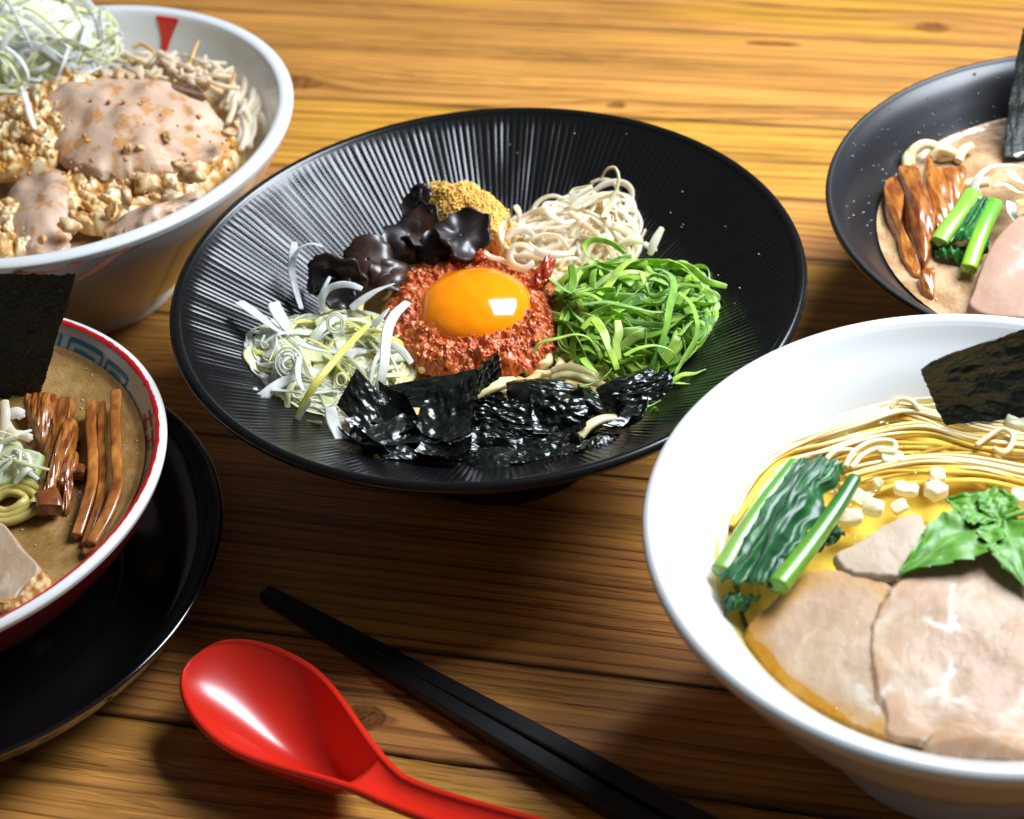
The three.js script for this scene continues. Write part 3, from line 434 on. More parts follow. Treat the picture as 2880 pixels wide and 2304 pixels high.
// shredded white leek
const leekM = VC(0.92, { clearcoat: 0.4, clearcoatRoughness: 0.15, transmission: 0.5, thickness: 0 });
const leekCols = [[0.93, 0.94, 0.88], [0.93, 0.94, 0.76], [0.92, 0.92, 0.55], [0.90, 0.85, 0.16], [0.90, 0.93, 0.92]];
const leekCol = (k) => (t, a, p) => mul(leekCols[k], 0.92 + 0.12 * n3(p[0] * 150, k, p[2] * 400));
const leekRib = (o, name, pts, w, k, tw = 0, tw0 = 0, h = 0.0006) => part(name, sweep(pts, { w: (t) => w * (0.6 + 0.4 * Math.pow(sin(PI * clamp(t * 0.94 + 0.03)), 0.4)), h, seg: 28, sides: 8, twist: tw, twist0: tw0, col: leekCol(k) }), leekM, o);
{
  const o = thing('leek_mound', 'shredded white and yellow leek piled left of the egg yolk', 'leek'), R = rngOf(41), c = [-0.06568,0.055,-0.03462];
  core(o, 'leek_mass', c, 0.0235, 0.0265, 0.0085, (p) => mix3([0.80, 0.78, 0.42], [0.93, 0.93, 0.78], sstep(-0.3, 0.4, n3(p[0] * 380, p[1] * 300, p[2] * 380))), 6);
  for (let i = 0; i < 44; i++) leekRib(o, 'leek_strand', strand(R, { c, rx: 0.0265, rz: 0.0290, len: 0.020 + 0.022 * R(), bend: 0.3, bias: 0.3, base: bedM, top: 0.0145, layer: 0.25 + 0.6 * R(), loft: 0.0008 }), 0.0045 + 0.003 * R(), [1, 2, 1, 0, 2][i % 5], (R() - 0.5) * 0.8, (R() - 0.5) * 0.6);
  for (let i = 0; i < 165; i++) {
    const layer = 0.1 + 0.9 * i / 165, pts = strand(R, { c, rx: 0.0275, rz: 0.0300, len: 0.022 + 0.040 * R(), bend: 0.6, bias: 0.1 + 1.0 * R() * R(), base: bedM, top: 0.0145, layer, loft: 0.0016 });
    leekRib(o, 'leek_strand', pts, 0.0013 + 0.0018 * R() * R() + (R() < 0.12 ? 0.0018 : 0), [0, 1, 1, 2, 1, 0, 3, 1, 2][i % 9], (R() - 0.5) * 5, (R() - 0.5) * 2.4);
  }
  for (const [pts, w, k, tw, t0] of [
    [[[-0.09941,0.074,-0.05182],[-0.09489,0.073,-0.04723],[-0.08987,0.071,-0.04275],[-0.08577,0.067,-0.04186],[-0.08247,0.064,-0.04209]], 0.0064, 4, 0.5, 0.3],
    [[[-0.08649,0.073,-0.05051],[-0.08529,0.071,-0.04745],[-0.08333,0.068,-0.0448],[-0.08188,0.065,-0.0438]], 0.0062, 4, 0.5, 0.2],
    [[[-0.07854,0.077,-0.08387],[-0.0795,0.074,-0.07984],[-0.08048,0.069,-0.07611],[-0.07978,0.064,-0.07126],[-0.07795,0.059,-0.06378]], 0.0034, 4, 0.8, 0.3],
    [[[-0.0791,0.074,-0.07724],[-0.07609,0.0765,-0.07989],[-0.07148,0.078,-0.07988],[-0.06682,0.078,-0.07692]], 0.0046, 4, 0.8, 0.3],
    [[[-0.06476,0.073,-0.06362],[-0.06694,0.071,-0.06024],[-0.06942,0.067,-0.05802],[-0.06963,0.062,-0.05512]], 0.0016, 4, 0.5, 0.3],
    [[[-0.05226,0.0735,-0.05262],[-0.05592,0.0745,-0.05431],[-0.06075,0.074,-0.05625],[-0.06534,0.072,-0.05697],[-0.06814,0.069,-0.0551],[-0.06885,0.064,-0.05392]], 0.0026, 4, 0.8, 0.4],
    [[[-0.03487,0.0745,-0.03989],[-0.0395,0.0765,-0.03065],[-0.04236,0.077,-0.02135],[-0.04359,0.0755,-0.01306],[-0.04451,0.0725,-0.00677],[-0.04648,0.068,-0.00259],[-0.04881,0.064,-0.00143]], 0.0042, 0, 0.7, 0.2],
    [[[-0.03516,0.0655,-0.01401],[-0.03791,0.069,-0.01671],[-0.04085,0.071,-0.01837],[-0.04403,0.071,-0.0204]], 0.0030, 0, 0.6, 0.2],
    [[[-0.05031,0.0715,-0.0322],[-0.05657,0.0735,-0.02006],[-0.06323,0.0745,-0.00739],[-0.06922,0.073,0.00125],[-0.07454,0.067,0.00509],[-0.07856,0.061,0.00707]], 0.0028, 3, 0.5, 0.4],
    [[[-0.07155,0.069,0.00518],[-0.07467,0.066,0.00597],[-0.07794,0.062,0.00766]], 0.0030, 1, 0.4, 0.2],
    [[[-0.07523,0.072,-0.02441],[-0.0704,0.073,-0.01932],[-0.06442,0.073,-0.01608]], 0.0046, 0, 0.4, 0.2], [[[-0.07335,0.0725,-0.02646],[-0.06945,0.0735,-0.02225],[-0.06442,0.073,-0.01719]], 0.0018, 3, 0.3, 0.3],
    [[[-0.07803,0.067,-0.01122],[-0.08264,0.0665,-0.0097],[-0.08673,0.066,-0.00666],[-0.09045,0.065,-0.00418],[-0.09325,0.0645,-0.00382]], 0.0040, 0, 1.0, 0.2],
    [[[-0.0934,0.066,-0.00847],[-0.09274,0.065,-0.00456],[-0.08998,0.065,-0.00375]], 0.0030, 0, 0.6, 0.2], [[[-0.08818,0.0655,-0.00679],[-0.08858,0.064,-0.00438],[-0.08897,0.062,-0.00222]], 0.0024, 0, 0.5, 0.2], [[[-0.08672,0.066,-0.0063],[-0.08122,0.066,-0.00467],[-0.07572,0.066,-0.00198]], 0.0026, 0, 0.4, 0.2],
    [[[-0.07862,0.066,-0.01038],[-0.08109,0.064,-0.0053],[-0.08146,0.061,-0.00113],[-0.07842,0.0595,0.00322],[-0.07347,0.059,0.00588],[-0.06931,0.0595,0.00749]], 0.0028, 2, 1.2, 0.6],
    [[[-0.07311,0.068,0.00088],[-0.07184,0.067,0.00553],[-0.06837,0.066,0.00769],[-0.06435,0.066,0.00554],[-0.06289,0.067,0.00063]], 0.0022, 0, 0.8, 0.8],
    [[[-0.07567,0.0715,-0.01915],[-0.0765,0.071,-0.01108],[-0.07608,0.07,-0.00502],[-0.07449,0.068,-0.00077]], 0.0024, 0, 0.7, 0.2],
    [[[-0.06524,0.066,0.0075],[-0.06474,0.063,0.01097],[-0.06335,0.06,0.01457],[-0.06212,0.0575,0.01871]], 0.0052, 0, 0.6, 0.2], [[[-0.0635,0.059,0.012],[-0.06094,0.058,0.014],[-0.05833,0.0575,0.01658]], 0.0026, 0, 0.4, 0.2],
    [[[-0.07817,0.0605,0.00794],[-0.07385,0.059,0.01034],[-0.06856,0.058,0.01416],[-0.06235,0.0575,0.01594],[-0.05781,0.058,0.01313]], 0.0022, 2, 0.4, 0.2],
    [[[-0.0707,0.069,0.00179],[-0.0662,0.069,0.00181],[-0.06081,0.069,0.00057],[-0.0563,0.069,-0.00011]], 0.0030, 0, 0.4, 0.2],
    [[[-0.05781,0.064,-0.05361],[-0.05268,0.0665,-0.05577],[-0.04718,0.068,-0.05842],[-0.04088,0.068,-0.06138]], 0.0080, 4, 0.4, 0.2], [[[-0.04897,0.067,-0.0371],[-0.04635,0.069,-0.03867],[-0.04345,0.069,-0.04365]], 0.0060, 4, 0.4, 0.2],
    [[[-0.08977,0.0655,-0.02689],[-0.08727,0.067,-0.02909],[-0.08631,0.068,-0.03372],[-0.08458,0.068,-0.0388]], 0.0044, 4, 0.6, 0.2], [[[-0.09017,0.068,-0.03706],[-0.0916,0.066,-0.0349],[-0.09052,0.065,-0.03295],[-0.0887,0.066,-0.0325]], 0.0012, 4, 0.6, 0.9]]) leekRib(o, 'leek_strand', pts, w, k, tw, t0);
  const ringAt = (p, r, w, k, tilt = 0.5, n = 3) => { for (let q = 0; q < n; q++) { const rr = r * (1 - q * 0.27), pts = []; for (let i = 0; i < 10; i++) { const a = i / 10 * 2 * PI; pts.push([p[0] + rr * cos(a), p[1] + rr * sin(a) * tilt + q * 0.0002, p[2] - rr * sin(a) * 0.85]); } part('leek_ring', sweep(pts, { w: 0.0009, h: w, seg: 40, sides: 6, closed: true, col: leekCol(k) }), leekM, o); } };
  ringAt([-0.08028,0.0695,-0.01653], 0.0048, 0.0030, 0, 0.9, 3); ringAt([-0.06281,0.0705,-0.03682], 0.0032, 0.0016, 1, 0.9, 2); ringAt([-0.0604,0.072,-0.00031], 0.0018, 0.0014, 2, 0.9, 1);
}
// bean sprouts
const sproutM = VC(0.9, { clearcoat: 0.5, clearcoatRoughness: 0.12, transmission: 0.58, thickness: 0 });
const sproutCol = (seed) => (t, a, p) => mix3([0.97, 0.93, 0.82], [0.95, 0.82, 0.54], clamp(0.35 + 0.8 * n3(p[0] * 90, seed, p[2] * 90)));
const tailCol = (t) => mix3([0.74, 0.62, 0.36], [0.42, 0.26, 0.10], t);
{
  const o = thing('bean_sprout_mound', 'cream bean sprouts heaped behind the green onion in the ribbed bowl', 'bean sprouts'), R = rngOf(51), c = [0.02978,0.055,-0.09913];
  core(o, 'sprout_mass', c, 0.026, 0.017, 0.0075, (p) => mix3([0.74, 0.55, 0.27], [0.93, 0.85, 0.66], sstep(-0.3, 0.4, n3(p[0] * 380, p[1] * 300, p[2] * 380))), 7);
  const sp = (pts, w, k) => part('bean_sprout', sweep(pts, { w: (t) => Math.min(w, 0.0036) * (0.65 + 0.35 * sin(PI * t)), h: (t) => Math.min(w, 0.0036) * 0.5 * (0.75 + 0.25 * sin(PI * t)), twist: ((k * 7) % 3) - 1, seg: 24, sides: 9, col: sproutCol(k) }), sproutM, o);
  for (let i = 0; i < 110; i++) sp(strand(R, { c, rx: 0.030, rz: 0.021, len: 0.018 + 0.018 * R(), bend: 0.22, bias: 0.1 + 0.4 * R() * R(), base: bedM, top: 0.0135, layer: 0.1 + 0.95 * i / 110, loft: 0.0012 }), 0.0021 + 0.0018 * R() * R(), i);
  for (const [pts, w] of [
    [[[0.01351,0.066,-0.09693],[0.01923,0.0685,-0.0952],[0.02504,0.07,-0.09592],[0.0325,0.0705,-0.09682],[0.03892,0.07,-0.09335],[0.04449,0.068,-0.08828],[0.04818,0.064,-0.08257]], 0.0052],
    [[[0.02192,0.072,-0.09756],[0.02371,0.071,-0.09268],[0.02784,0.069,-0.08988],[0.0325,0.067,-0.09296]], 0.0050], [[[0.03088,0.0735,-0.09566],[0.03515,0.0755,-0.09792],[0.04109,0.0775,-0.09988]], 0.0046], [[[0.03631,0.0725,-0.09413],[0.04219,0.074,-0.09582],[0.05011,0.0765,-0.09511]], 0.0048],
    [[[0.04638,0.067,-0.08543],[0.05055,0.068,-0.08222],[0.05358,0.0665,-0.07993],[0.05192,0.064,-0.07604]], 0.0044], [[[0.04874,0.065,-0.07713],[0.05428,0.067,-0.07615],[0.05799,0.066,-0.07498]], 0.0044],
    [[[0.05993,0.066,-0.06599],[0.06171,0.0695,-0.06831],[0.06564,0.0735,-0.07239]], 0.0044], [[[0.05835,0.0665,-0.07323],[0.06085,0.0655,-0.07131],[0.06292,0.0645,-0.07045]], 0.0036],
    [[[0.03047,0.067,-0.07083],[0.02492,0.0675,-0.07017],[0.01842,0.067,-0.07205],[0.01396,0.066,-0.08006],[0.01287,0.066,-0.08809]], 0.0046], [[[0.01256,0.067,-0.08277],[0.01939,0.069,-0.08255],[0.02578,0.0695,-0.07871],[0.02848,0.068,-0.07264]], 0.0046],
    [[[0.00633,0.068,-0.09903],[0.0041,0.067,-0.09548],[0.0029,0.065,-0.09121],[0.00313,0.063,-0.08539]], 0.0046], [[[-0.00491,0.064,-0.08278],[-0.00213,0.064,-0.07835],[0.00148,0.0635,-0.07646],[0.0043,0.063,-0.07406]], 0.0046], [[[0.00981,0.073,-0.09915],[0.01099,0.071,-0.09645],[0.00985,0.068,-0.09431]], 0.0046],
    [[[0.00456,0.067,-0.08468],[0.00825,0.069,-0.08643],[0.01243,0.07,-0.08554],[0.01554,0.07,-0.08165]], 0.0044], [[[0.01444,0.067,-0.07501],[0.01172,0.0685,-0.07728],[0.0076,0.068,-0.07809],[0.00539,0.066,-0.07547],[0.00642,0.0645,-0.07029],[0.01072,0.0645,-0.0676],[0.01427,0.066,-0.06871]], 0.0040]]) sp(pts, w, w * 4000);
  const tail = (pts, w) => part('sprout_tail', sweep(pts, { w: (t) => lerp(w, w * 0.5, t), h: (t) => lerp(w, w * 0.5, t), seg: 30, sides: 6, col: tailCol }), VC(0.35), o);
  tail([[0.04328,0.072,-0.08558],[0.04613,0.0745,-0.0903],[0.05009,0.078,-0.09436],[0.0518,0.082,-0.09809],[0.05061,0.0845,-0.10163],[0.04781,0.084,-0.10192],[0.04531,0.081,-0.10087],[0.04455,0.08,-0.09948]], 0.0018);
  tail([[0.03188,0.076,-0.0988],[0.03378,0.077,-0.10049],[0.03721,0.0775,-0.10061],[0.04179,0.078,-0.10103]], 0.0014);
  tail([[0.04448,0.071,-0.08684],[0.04649,0.072,-0.08947],[0.0488,0.072,-0.08754],[0.04866,0.071,-0.08408]], 0.0026);
}
// wood ear mushrooms
const earM = VC(0.42, { clearcoat: 0.3, clearcoatRoughness: 0.14 });
function ear(p, r, rot, seed, brown, sq = 1) {
  const bend = [1.1, 0.85, 1.35][seed % 3] / r, dome = seed % 2, fn = (u, v) => {
    const a = u * 2 * PI, q = v, R2 = r * 1.25 * (1 + 0.14 * n3(cos(a) * 1.3 + seed, sin(a) * 1.3, 2)), x = R2 * q * cos(a), z = R2 * q * sin(a) * sq;
    const ru = r * (0.16 * q * q * q * sin(3 * a + seed * 1.7) + 0.07 * Math.pow(q, 4) * sin(7 * a + seed) + 0.14 * n3(cos(a) * q * 0.9 + seed * 3, sin(a) * q * 0.9, seed)), k = bend * (0.8 + 0.3 * z / R2), rad = 1 / k - ru, y = rad * (1 - cos(k * x)) + ru;
    return dome ? [rad * sin(k * x) * (1 - 0.2 * q * q), -0.8 * y, z * (1 - 0.15 * q * q) ] : [rad * sin(k * x), y * 0.85, z];
  };
  const g = sheet(72, 26, fn, 0.0010, { wrap: true, col: (u, v, P, under) => mix3(brown ? [0.022, 0.010, 0.007] : [0.008, 0.0065, 0.007], [0.055, 0.022, 0.010], (under ? 0.5 : clamp(0.15 + 0.5 * n3(P[0] * 70 + seed, P[1] * 70, P[2] * 70))) * (brown ? 0.9 : 0.3)) });
  return xf(g, p, rot);
}
{
  const gp = 'wood ear mushroom pieces in the ribbed bowl';
  for (const [p, r, rot, s, b, q, lab] of [
    [[-0.05071,0.0655,-0.08203], 0.0112, [0.5, 0.3, 0.1], 1, 1, 0.9, 'large brown curled wood ear mushroom piece left of the red mince'],
    [[-0.06205,0.0655,-0.07275], 0.0105, [0.6, 1.2, 0.55], 2, 1, 0.9, 'dark wood ear piece beneath the upright white leek strand'],
    [[-0.04233,0.062,-0.0757], 0.0095, [0.4, 0.2, -0.3], 3, 1, 0.8, 'small wood ear piece tucked against the left edge of the mince'],
    [[-0.06092,0.064,-0.06197], 0.0060, [0.7, 0.5, 0.1], 4, 0, 0.8, 'small shiny wood ear nub framed by an arched leek strand'],
    [[-0.07131,0.0665,-0.07461], 0.0085, [0.3, 0.1, 0.7], 5, 0, 0.8, 'black folded wood ear piece lowest on the ribbed wall at left'],
    [[-0.0126,0.068,-0.08836], 0.0108, [0.45, 0.6, -0.15], 6, 0, 0.85, 'large smooth black wood ear piece in front of the yellow powder'],
    [[-0.02368,0.064,-0.08815], 0.0085, [0.65, 0.3, 0.1], 7, 0, 0.9, 'round grey black wood ear piece right behind the mince'],
    [[-0.02877,0.0715,-0.10721], 0.0062, [0.2, 0.4, 0.6], 8, 0, 1.3, 'upright black wood ear piece at the left edge of the powder'],
    [[-0.03552,0.066,-0.09342], 0.0105, [0.3, 1.9, 0.5], 9, 0, 0.9, 'dark drooping wood ear piece between both mushroom clumps'],
    [[-0.02868,0.068,-0.09734], 0.0085, [0.4, 0.9, 0.2], 10, 1, 0.8, 'ruffled brownish wood ear piece below the left of the powder'],
    [[-0.02822,0.0755,-0.1108], 0.0048, [0.9, 0.2, 0.5], 13, 0, 0.9, 'topmost small black wood ear tip beside the yellow powder']])
    tag(part('wood_ear_mushroom', ear(p, r, rot, s, b, q), earM), lab, 'mushroom', gp);
}
// fish powder
{
  const R = rngOf(61), c = [-0.01252,0.066,-0.11102];
  const out = [[-0.02629,0.0735,-0.1177],[-0.02259,0.075,-0.11859],[-0.0191,0.0755,-0.11681],[-0.01454,0.0755,-0.11453],[-0.00984,0.0755,-0.11541],[-0.00534,0.0745,-0.11432],[-0.00223,0.073,-0.10971],[0.00181,0.072,-0.10767],[0.00484,0.07,-0.10319],[0.00726,0.0685,-0.10086],[0.00638,0.0665,-0.09579],[0.00165,0.064,-0.09088],[-0.00331,0.063,-0.09256],[-0.01281,0.062,-0.0964],[-0.02217,0.063,-0.10072],[-0.02586,0.066,-0.10795],[-0.02602,0.07,-0.11382]];
  const bump = (x, z) => 0.0016 * fbm(x * 160, z * 160, 2, 3) + 0.0007 * n3(x * 900, z * 900, 1) + 0.0003 * n3(x * 2100, z * 2100, 7);
  const col = (x, y, z) => { const a = n3(x * 900, y * 900, z * 900), b = n3(x * 1900, y * 900, z * 1900 + 3); let k = mix3([0.95, 0.55, 0.10], [0.96, 0.66, 0.20], sstep(-0.4, 0.5, a)); k = mix3(k, [0.46, 0.20, 0.035], sstep(0.2, 0.7, b) * 0.7); return mix3(k, [0.14, 0.06, 0.02], sstep(0.62, 0.75, n3(x * 700 + 4, y * 700, z * 700))); };
  const o = thing('fish_powder', 'heap of tan yellow powder against the back wall of the ribbed bowl', 'powder');
  part('powder', slab(out, 0.012, { n: 260, rings: 90, lift: (p, t) => 0.0065 * Math.pow(1 - t * t, 0.8) + bump(p[0], p[2]), round: 0.001, rough: 0.0006, col: (u, v, p) => col(...p) }), VC(0.85), o);
  const gs = [], bs = [0, 1, 2].map((i) => blob(1, i, 0.3, 1)), ring = smoothRing(out, 200);
  let cc = [0, 0, 0]; ring.forEach((p) => { cc = add(cc, mul(p, 1 / 200)); });
  for (let i = 0; i < 1500; i++) { const e = ring[Math.floor(R() * 200)], t = Math.sqrt(R()) * 1.02, p = add(mul(cc, 1 - t), mul(e, t)), s = 0.00025 + 0.0005 * R() * R(); gs.push(paint(xf(bs[i % 3], [p[0], p[1] + 0.0065 * Math.pow(Math.max(0, 1 - t * t), 0.8) + bump(p[0], p[2]), p[2]], [R() * 6, R() * 6, 0], s), (a, b, d) => col(a + i * 0.003, b, d))); }
  part('powder_grain', mergeGeometries(gs), VC(0.9), o, 'stuff');
}
// torn nori
const noriM = VC(0.30, { specularIntensity: 1, clearcoat: 0.38, clearcoatRoughness: 0.16 });
const noriDull = VC(0.5, { specularIntensity: 0.7 });
function noriGeo(q, seed, { n = 40, jag = 0.075, wr = 0.00042, curl = 0.0030, th = 0.00035, fine = 0.00007, green = 0, soft = null } = {}) {
  const eg = (s, k) => jag * 0.25 * fbm(s * 5 + seed * 9, k, seed, 3) + jag * 0.08 * n3(s * 28, k, seed);
  const fn = (u, v) => {
    const e1 = eg(v, 1), e2 = eg(v, 2), e3 = eg(u, 3), e4 = eg(u, 4), U = lerp(e1, 1 + e2, u), W = lerp(e3, 1 + e4, v);
    const p = add(mul(add(mul(q[0], 1 - U), mul(q[1], U)), 1 - W), mul(add(mul(q[3], 1 - U), mul(q[2], U)), W)), x = p[0], z = p[2];
    const nn = norm(cross(sub(q[3], q[0]), sub(q[1], q[0]))), k = wr * fbm(u * 2.6 + seed * 3, v * 2.6, seed, 2) * 2 + curl * ((u - 0.5) ** 2 + (v - 0.5) ** 2) * 4 * Math.sign(n3(seed, 2, 2)) - wr * 0.8 * Math.abs(n3(u * 3 + seed, v * 3 - u * 2, 9)) + fine * fbm(x * 520 + seed, p[1] * 520, z * 520, 3) * 1.6;
    return add(p, mul(nn, k));
  };
  return sheet(n, n, fn, th, { col: (u, v, p) => { const a = fbm(p[0] * 420, p[1] * 420, p[2] * 420 + seed, 3), g = sstep(0.1, 0.55, a); const sp2 = green < 0 ? sstep(0.55, 0.75, n3(p[0] * 620, p[1] * 620, p[2] * 620)) * 0.8 : 0; return mix3(mix3([0.0055, 0.0075, 0.0060], [0.06, 0.065, 0.02], sp2), [0.030 + 0.02 * green, 0.050 + 0.035 * green, 0.008], g * (0.22 + green * 0.5)); } });
}
{
  const gp = 'torn nori pieces at the front of the ribbed bowl', list = [
    [[[-0.05396,0.074,0.0006],[-0.04407,0.064,0.00589],[-0.04998,0.0595,0.01957],[-0.06135,0.064,0.00668]], 'pointed nori piece standing against the white leek', { green: 0.6 }],
    [[[-0.04129,0.067,-0.00046],[-0.01366,0.069,0.00016],[-0.01413,0.064,0.0139],[-0.0413,0.063,0.00514]], 'broad flat nori piece just below the red mince', {}],
    [[[-0.02764,0.068,0.00936],[-0.0134,0.069,0.00887],[-0.01562,0.0615,0.03209],[-0.03778,0.06,0.02383]], 'large glossy crumpled nori piece in the middle of the torn pieces', { wr: 0.0009 }],
    [[[-0.04424,0.064,-0.00169],[-0.03689,0.064,0.00661],[-0.03252,0.06,0.01857],[-0.04736,0.059,0.01148]], 'dark nori piece behind the pointed one', {}],
    [[[-0.01364,0.066,-0.00357],[-0.00385,0.075,-0.00083],[-0.00332,0.072,0.00698],[-0.01289,0.064,0.0042]], 'small nori scrap sticking up into the red mince', { wr: 0.0006 }],
    [[[0.00038,0.067,0.00185],[0.02109,0.07,0.00581],[0.02097,0.066,0.01085],[0.00014,0.064,0.01221]], 'wide nori piece under the right edge of the mince', {}],
    [[[0.00986,0.0675,0.01176],[0.02628,0.066,0.018],[0.02216,0.0615,0.02605],[0.0049,0.0615,0.02284]], 'wrinkled shiny nori piece right of the noodle gap', { wr: 0.0010 }],
    [[[-0.01372,0.0655,0.01532],[0.00127,0.0655,0.0142],[0.00614,0.0615,0.02129],[-0.00922,0.061,0.02129]], 'nori piece lying in front of the noodle gap', { wr: 0.0006 }],
    [[[0.02224,0.0665,0.00987],[0.03045,0.065,0.01836],[0.03321,0.0625,0.02333],[0.02511,0.061,0.01847]], 'narrow folded nori strip beside the green onion', { curl: 0.004 }],
    [[[0.03173,0.0675,0.01266],[0.05025,0.0735,0.00958],[0.05051,0.071,0.01603],[0.03496,0.062,0.02258]], 'black nori piece resting on the green onion', { wr: 0.0006 }],
    [[[0.03795,0.067,0.01801],[0.05608,0.07,0.01209],[0.05732,0.0675,0.01733],[0.04512,0.0625,0.02306]], 'outermost nori piece on the right, over the onion tips', { wr: 0.0006 }],
    [[[-0.03927,0.063,0.0175],[-0.01333,0.062,0.02573],[-0.01723,0.06,0.03225],[-0.03304,0.059,0.03202]], 'shiny nori strip low in the middle of the pile', { wr: 0.0006 }],
    [[[-0.01516,0.0615,0.02745],[0.00171,0.062,0.03243],[0.00012,0.0597,0.04474],[-0.01753,0.0597,0.04364]], 'dull nori piece lowest in the pile by the front rim', {}],
    [[[0.00162,0.0632,0.03508],[0.01695,0.0635,0.03532],[0.01202,0.0602,0.04509],[-0.00089,0.0602,0.0439]], 'speckled glossy nori piece by the front rim', { wr: 0.0006 }],
    [[[-0.03713,0.059,0.03813],[-0.03224,0.061,0.03144],[-0.01693,0.061,0.03387],[-0.01814,0.0592,0.04382]], 'dull green nori piece by the front rim left of the middle', {}],
    [[[-0.06087,0.061,0.02304],[-0.05574,0.0612,0.02236],[-0.04293,0.059,0.03512],[-0.04668,0.0582,0.03616]], 'thin nori strip at the lower left end of the pile', {}],
    [[[-0.05642,0.0625,0.02375],[-0.03888,0.063,0.01314],[-0.03276,0.059,0.03206],[-0.04611,0.058,0.03392]], 'large dark nori piece at the left of the pile', {}],
    [[[0.02455,0.0615,0.03335],[0.03452,0.0635,0.02996],[0.03434,0.0612,0.0384],[0.02171,0.06,0.04179]], 'matte greenish nori piece right of the curled strip', { green: 0.8, fine: 0.0002 }],
    [[[0.03309,0.062,0.03487],[0.0425,0.064,0.02662],[0.04878,0.0645,0.02605],[0.04345,0.0625,0.0371]], 'nori piece against the wall beneath the onion tips', { green: 0.4 }],
    [[[0.01383,0.061,0.03406],[0.02537,0.061,0.03333],[0.02219,0.0598,0.04247],[0.01149,0.0594,0.0441]], 'black nori piece in the shade of the front rim', {}],
    [[[0.01938,0.065,0.03102],[0.0228,0.065,0.03028],[0.02477,0.0615,0.03977],[0.02166,0.061,0.03997]], 'curled upright nori strip beside a pale noodle', { curl: 0.004, n: 24 }],
    [[[-0.01247,0.0675,0.01348],[-0.00403,0.069,0.01248],[-0.00208,0.0665,0.01442],[-0.00968,0.0645,0.01478]], 'small curled nori scrap in the noodle gap', { curl: 0.004, n: 24 }],
    [[[-0.00877,0.063,0.02153],[0.00296,0.063,0.02777],[0.00665,0.0612,0.02929],[-0.0085,0.0605,0.02778]], 'nori strip between the dull and the wrinkled pieces', {}]];
  const R8 = rngOf(88);
  for (let i = 0; i < 12; i++) { const t = i / 11, x = 290 + 1300 * t, y = 520 - 150 * sstep(0.6, 1, t) + 110 * (R8() - 0.5), w = 0.0062 + 0.003 * R8(), a = R8() * 3, p = add([-0.06495,0.0585,-0.03692], add(mul(sub([-0.0049,0.0585,-0.02677], [-0.06495,0.0585,-0.03692]), x / 1000), mul(sub([-0.06446,0.0585,0.05225], [-0.06495,0.0585,-0.03692]), y / 1000)));
    list.push([[[-1, -1], [1, -1], [1, 1], [-1, 1]].map(([s, r]) => [p[0] + w * (s * cos(a) - r * sin(a)), p[1] + 0.0012 * R8() - 0.16 * w * (r * cos(a) + s * sin(a)), p[2] + w * 0.8 * (s * sin(a) + r * cos(a))]), 'black nori scrap lying flat under the upper torn pieces', {}]); }
  list.forEach(([q0, lab, opt], i) => { const mid = mul(add(add(q0[0], q0[1]), add(q0[2], q0[3])), 0.25), ta = (R8() - 0.5) * 0.5, tb = (R8() - 0.5) * 0.5, q = q0.map((p) => { const g = add(mid, mul(sub(p, mid), 1.16)); g[1] += (p[0] - mid[0]) * ta + (p[2] - mid[2]) * tb; g[1] = Math.max(g[1], bMain.floor(g[0], g[2]) + 0.0012); return g; }); tag(part('nori_piece', noriGeo(q, i + 1, { n: 56, ...opt }), noriM), lab, 'nori', gp); });
}
// stray crumbs on the wall of the ribbed bowl
{
  const R = rngOf(71), g0 = blob(1, 3, 0.3, 1), gs = [];
  for (let i = 0; i < 16; i++) { const a = -PI * 0.60 + PI * 0.75 * R(), r = 0.085 + 0.028 * R(), s = 0.00018 + 0.0003 * R() * R(); gs.push(xf(g0, [cMain[0] + r * cos(a), heightOn(bMain.inn, r) + s, cMain[2] + r * sin(a)], [R() * 6, R() * 6, 0], s)); }
  const m = part('crumbs', mergeGeometries(gs), M(0.5, 0.42, 0.3, 0.6)); m.userData.kind = 'stuff'; m.userData.label = 'tiny pale crumbs on the inner wall of the ribbed bowl';
}
// ---------- food of the other bowls ----------
const porkCol = (seed, fat = 0.5, warm = 0) => (u, v, p) => {
  const x = p[0], y = p[1], z = p[2], wx = x + 0.005 * fbm(x * 60, seed, z * 60, 3), wz = z + 0.005 * fbm(x * 60, seed + 5, z * 60, 3), C = cells(wx * 46 + seed, wz * 38 + seed * 3, seed), D = cells(wx * 120, wz * 100, seed + 2), seam = C[1] - C[0];
  let c = mix3(mix3([0.50, 0.315, 0.20], [0.60, 0.43, 0.29], C[2]), [0.55, 0.31, 0.195], 0.7 * sstep(0.1, 0.5, n3(x * 30 + seed * 2, 3, z * 30)));
  c = mix3(c, [0.62, 0.48, 0.34], 0.5 * D[2]); c = mul(c, 1 + 0.16 * fbm(x * 300, 2, z * 140 + seed, 3));
  c = mix3(c, [0.74, 0.65, 0.53], fat * 0.7 * sstep(0.22, 0.03, seam + 0.10 * fbm(x * 160, 4, z * 160, 3)) * sstep(-0.1, 0.3, n3(x * 28, seed, z * 28)));
  c = mix3(c, [0.88, 0.84, 0.78], fat * sstep(0.10, 0.02, seam + 0.10 * fbm(x * 260, 7, z * 260, 3)) * sstep(0.18, 0.4, n3(x * 34 + 3, seed, z * 34)));
  c = mix3(c, [0.30, 0.15, 0.07], 0.45 * sstep(0.030, 0.004, Math.abs(n3(x * 24 + seed, 9, z * 24) + 0.25 * n3(x * 120, 3, z * 120))) * sstep(0.05, 0.4, n3(x * 18, seed + 4, z * 18)));
  return mix3(mul([c[0] * 1.03, c[1] * 0.985, c[2] * 0.92], 0.76), [0.44, 0.22, 0.04], warm * sstep(0.66, 1.0, v / 0.86) * (0.75 + 0.4 * n3(x * 130, 1, z * 130)));
};
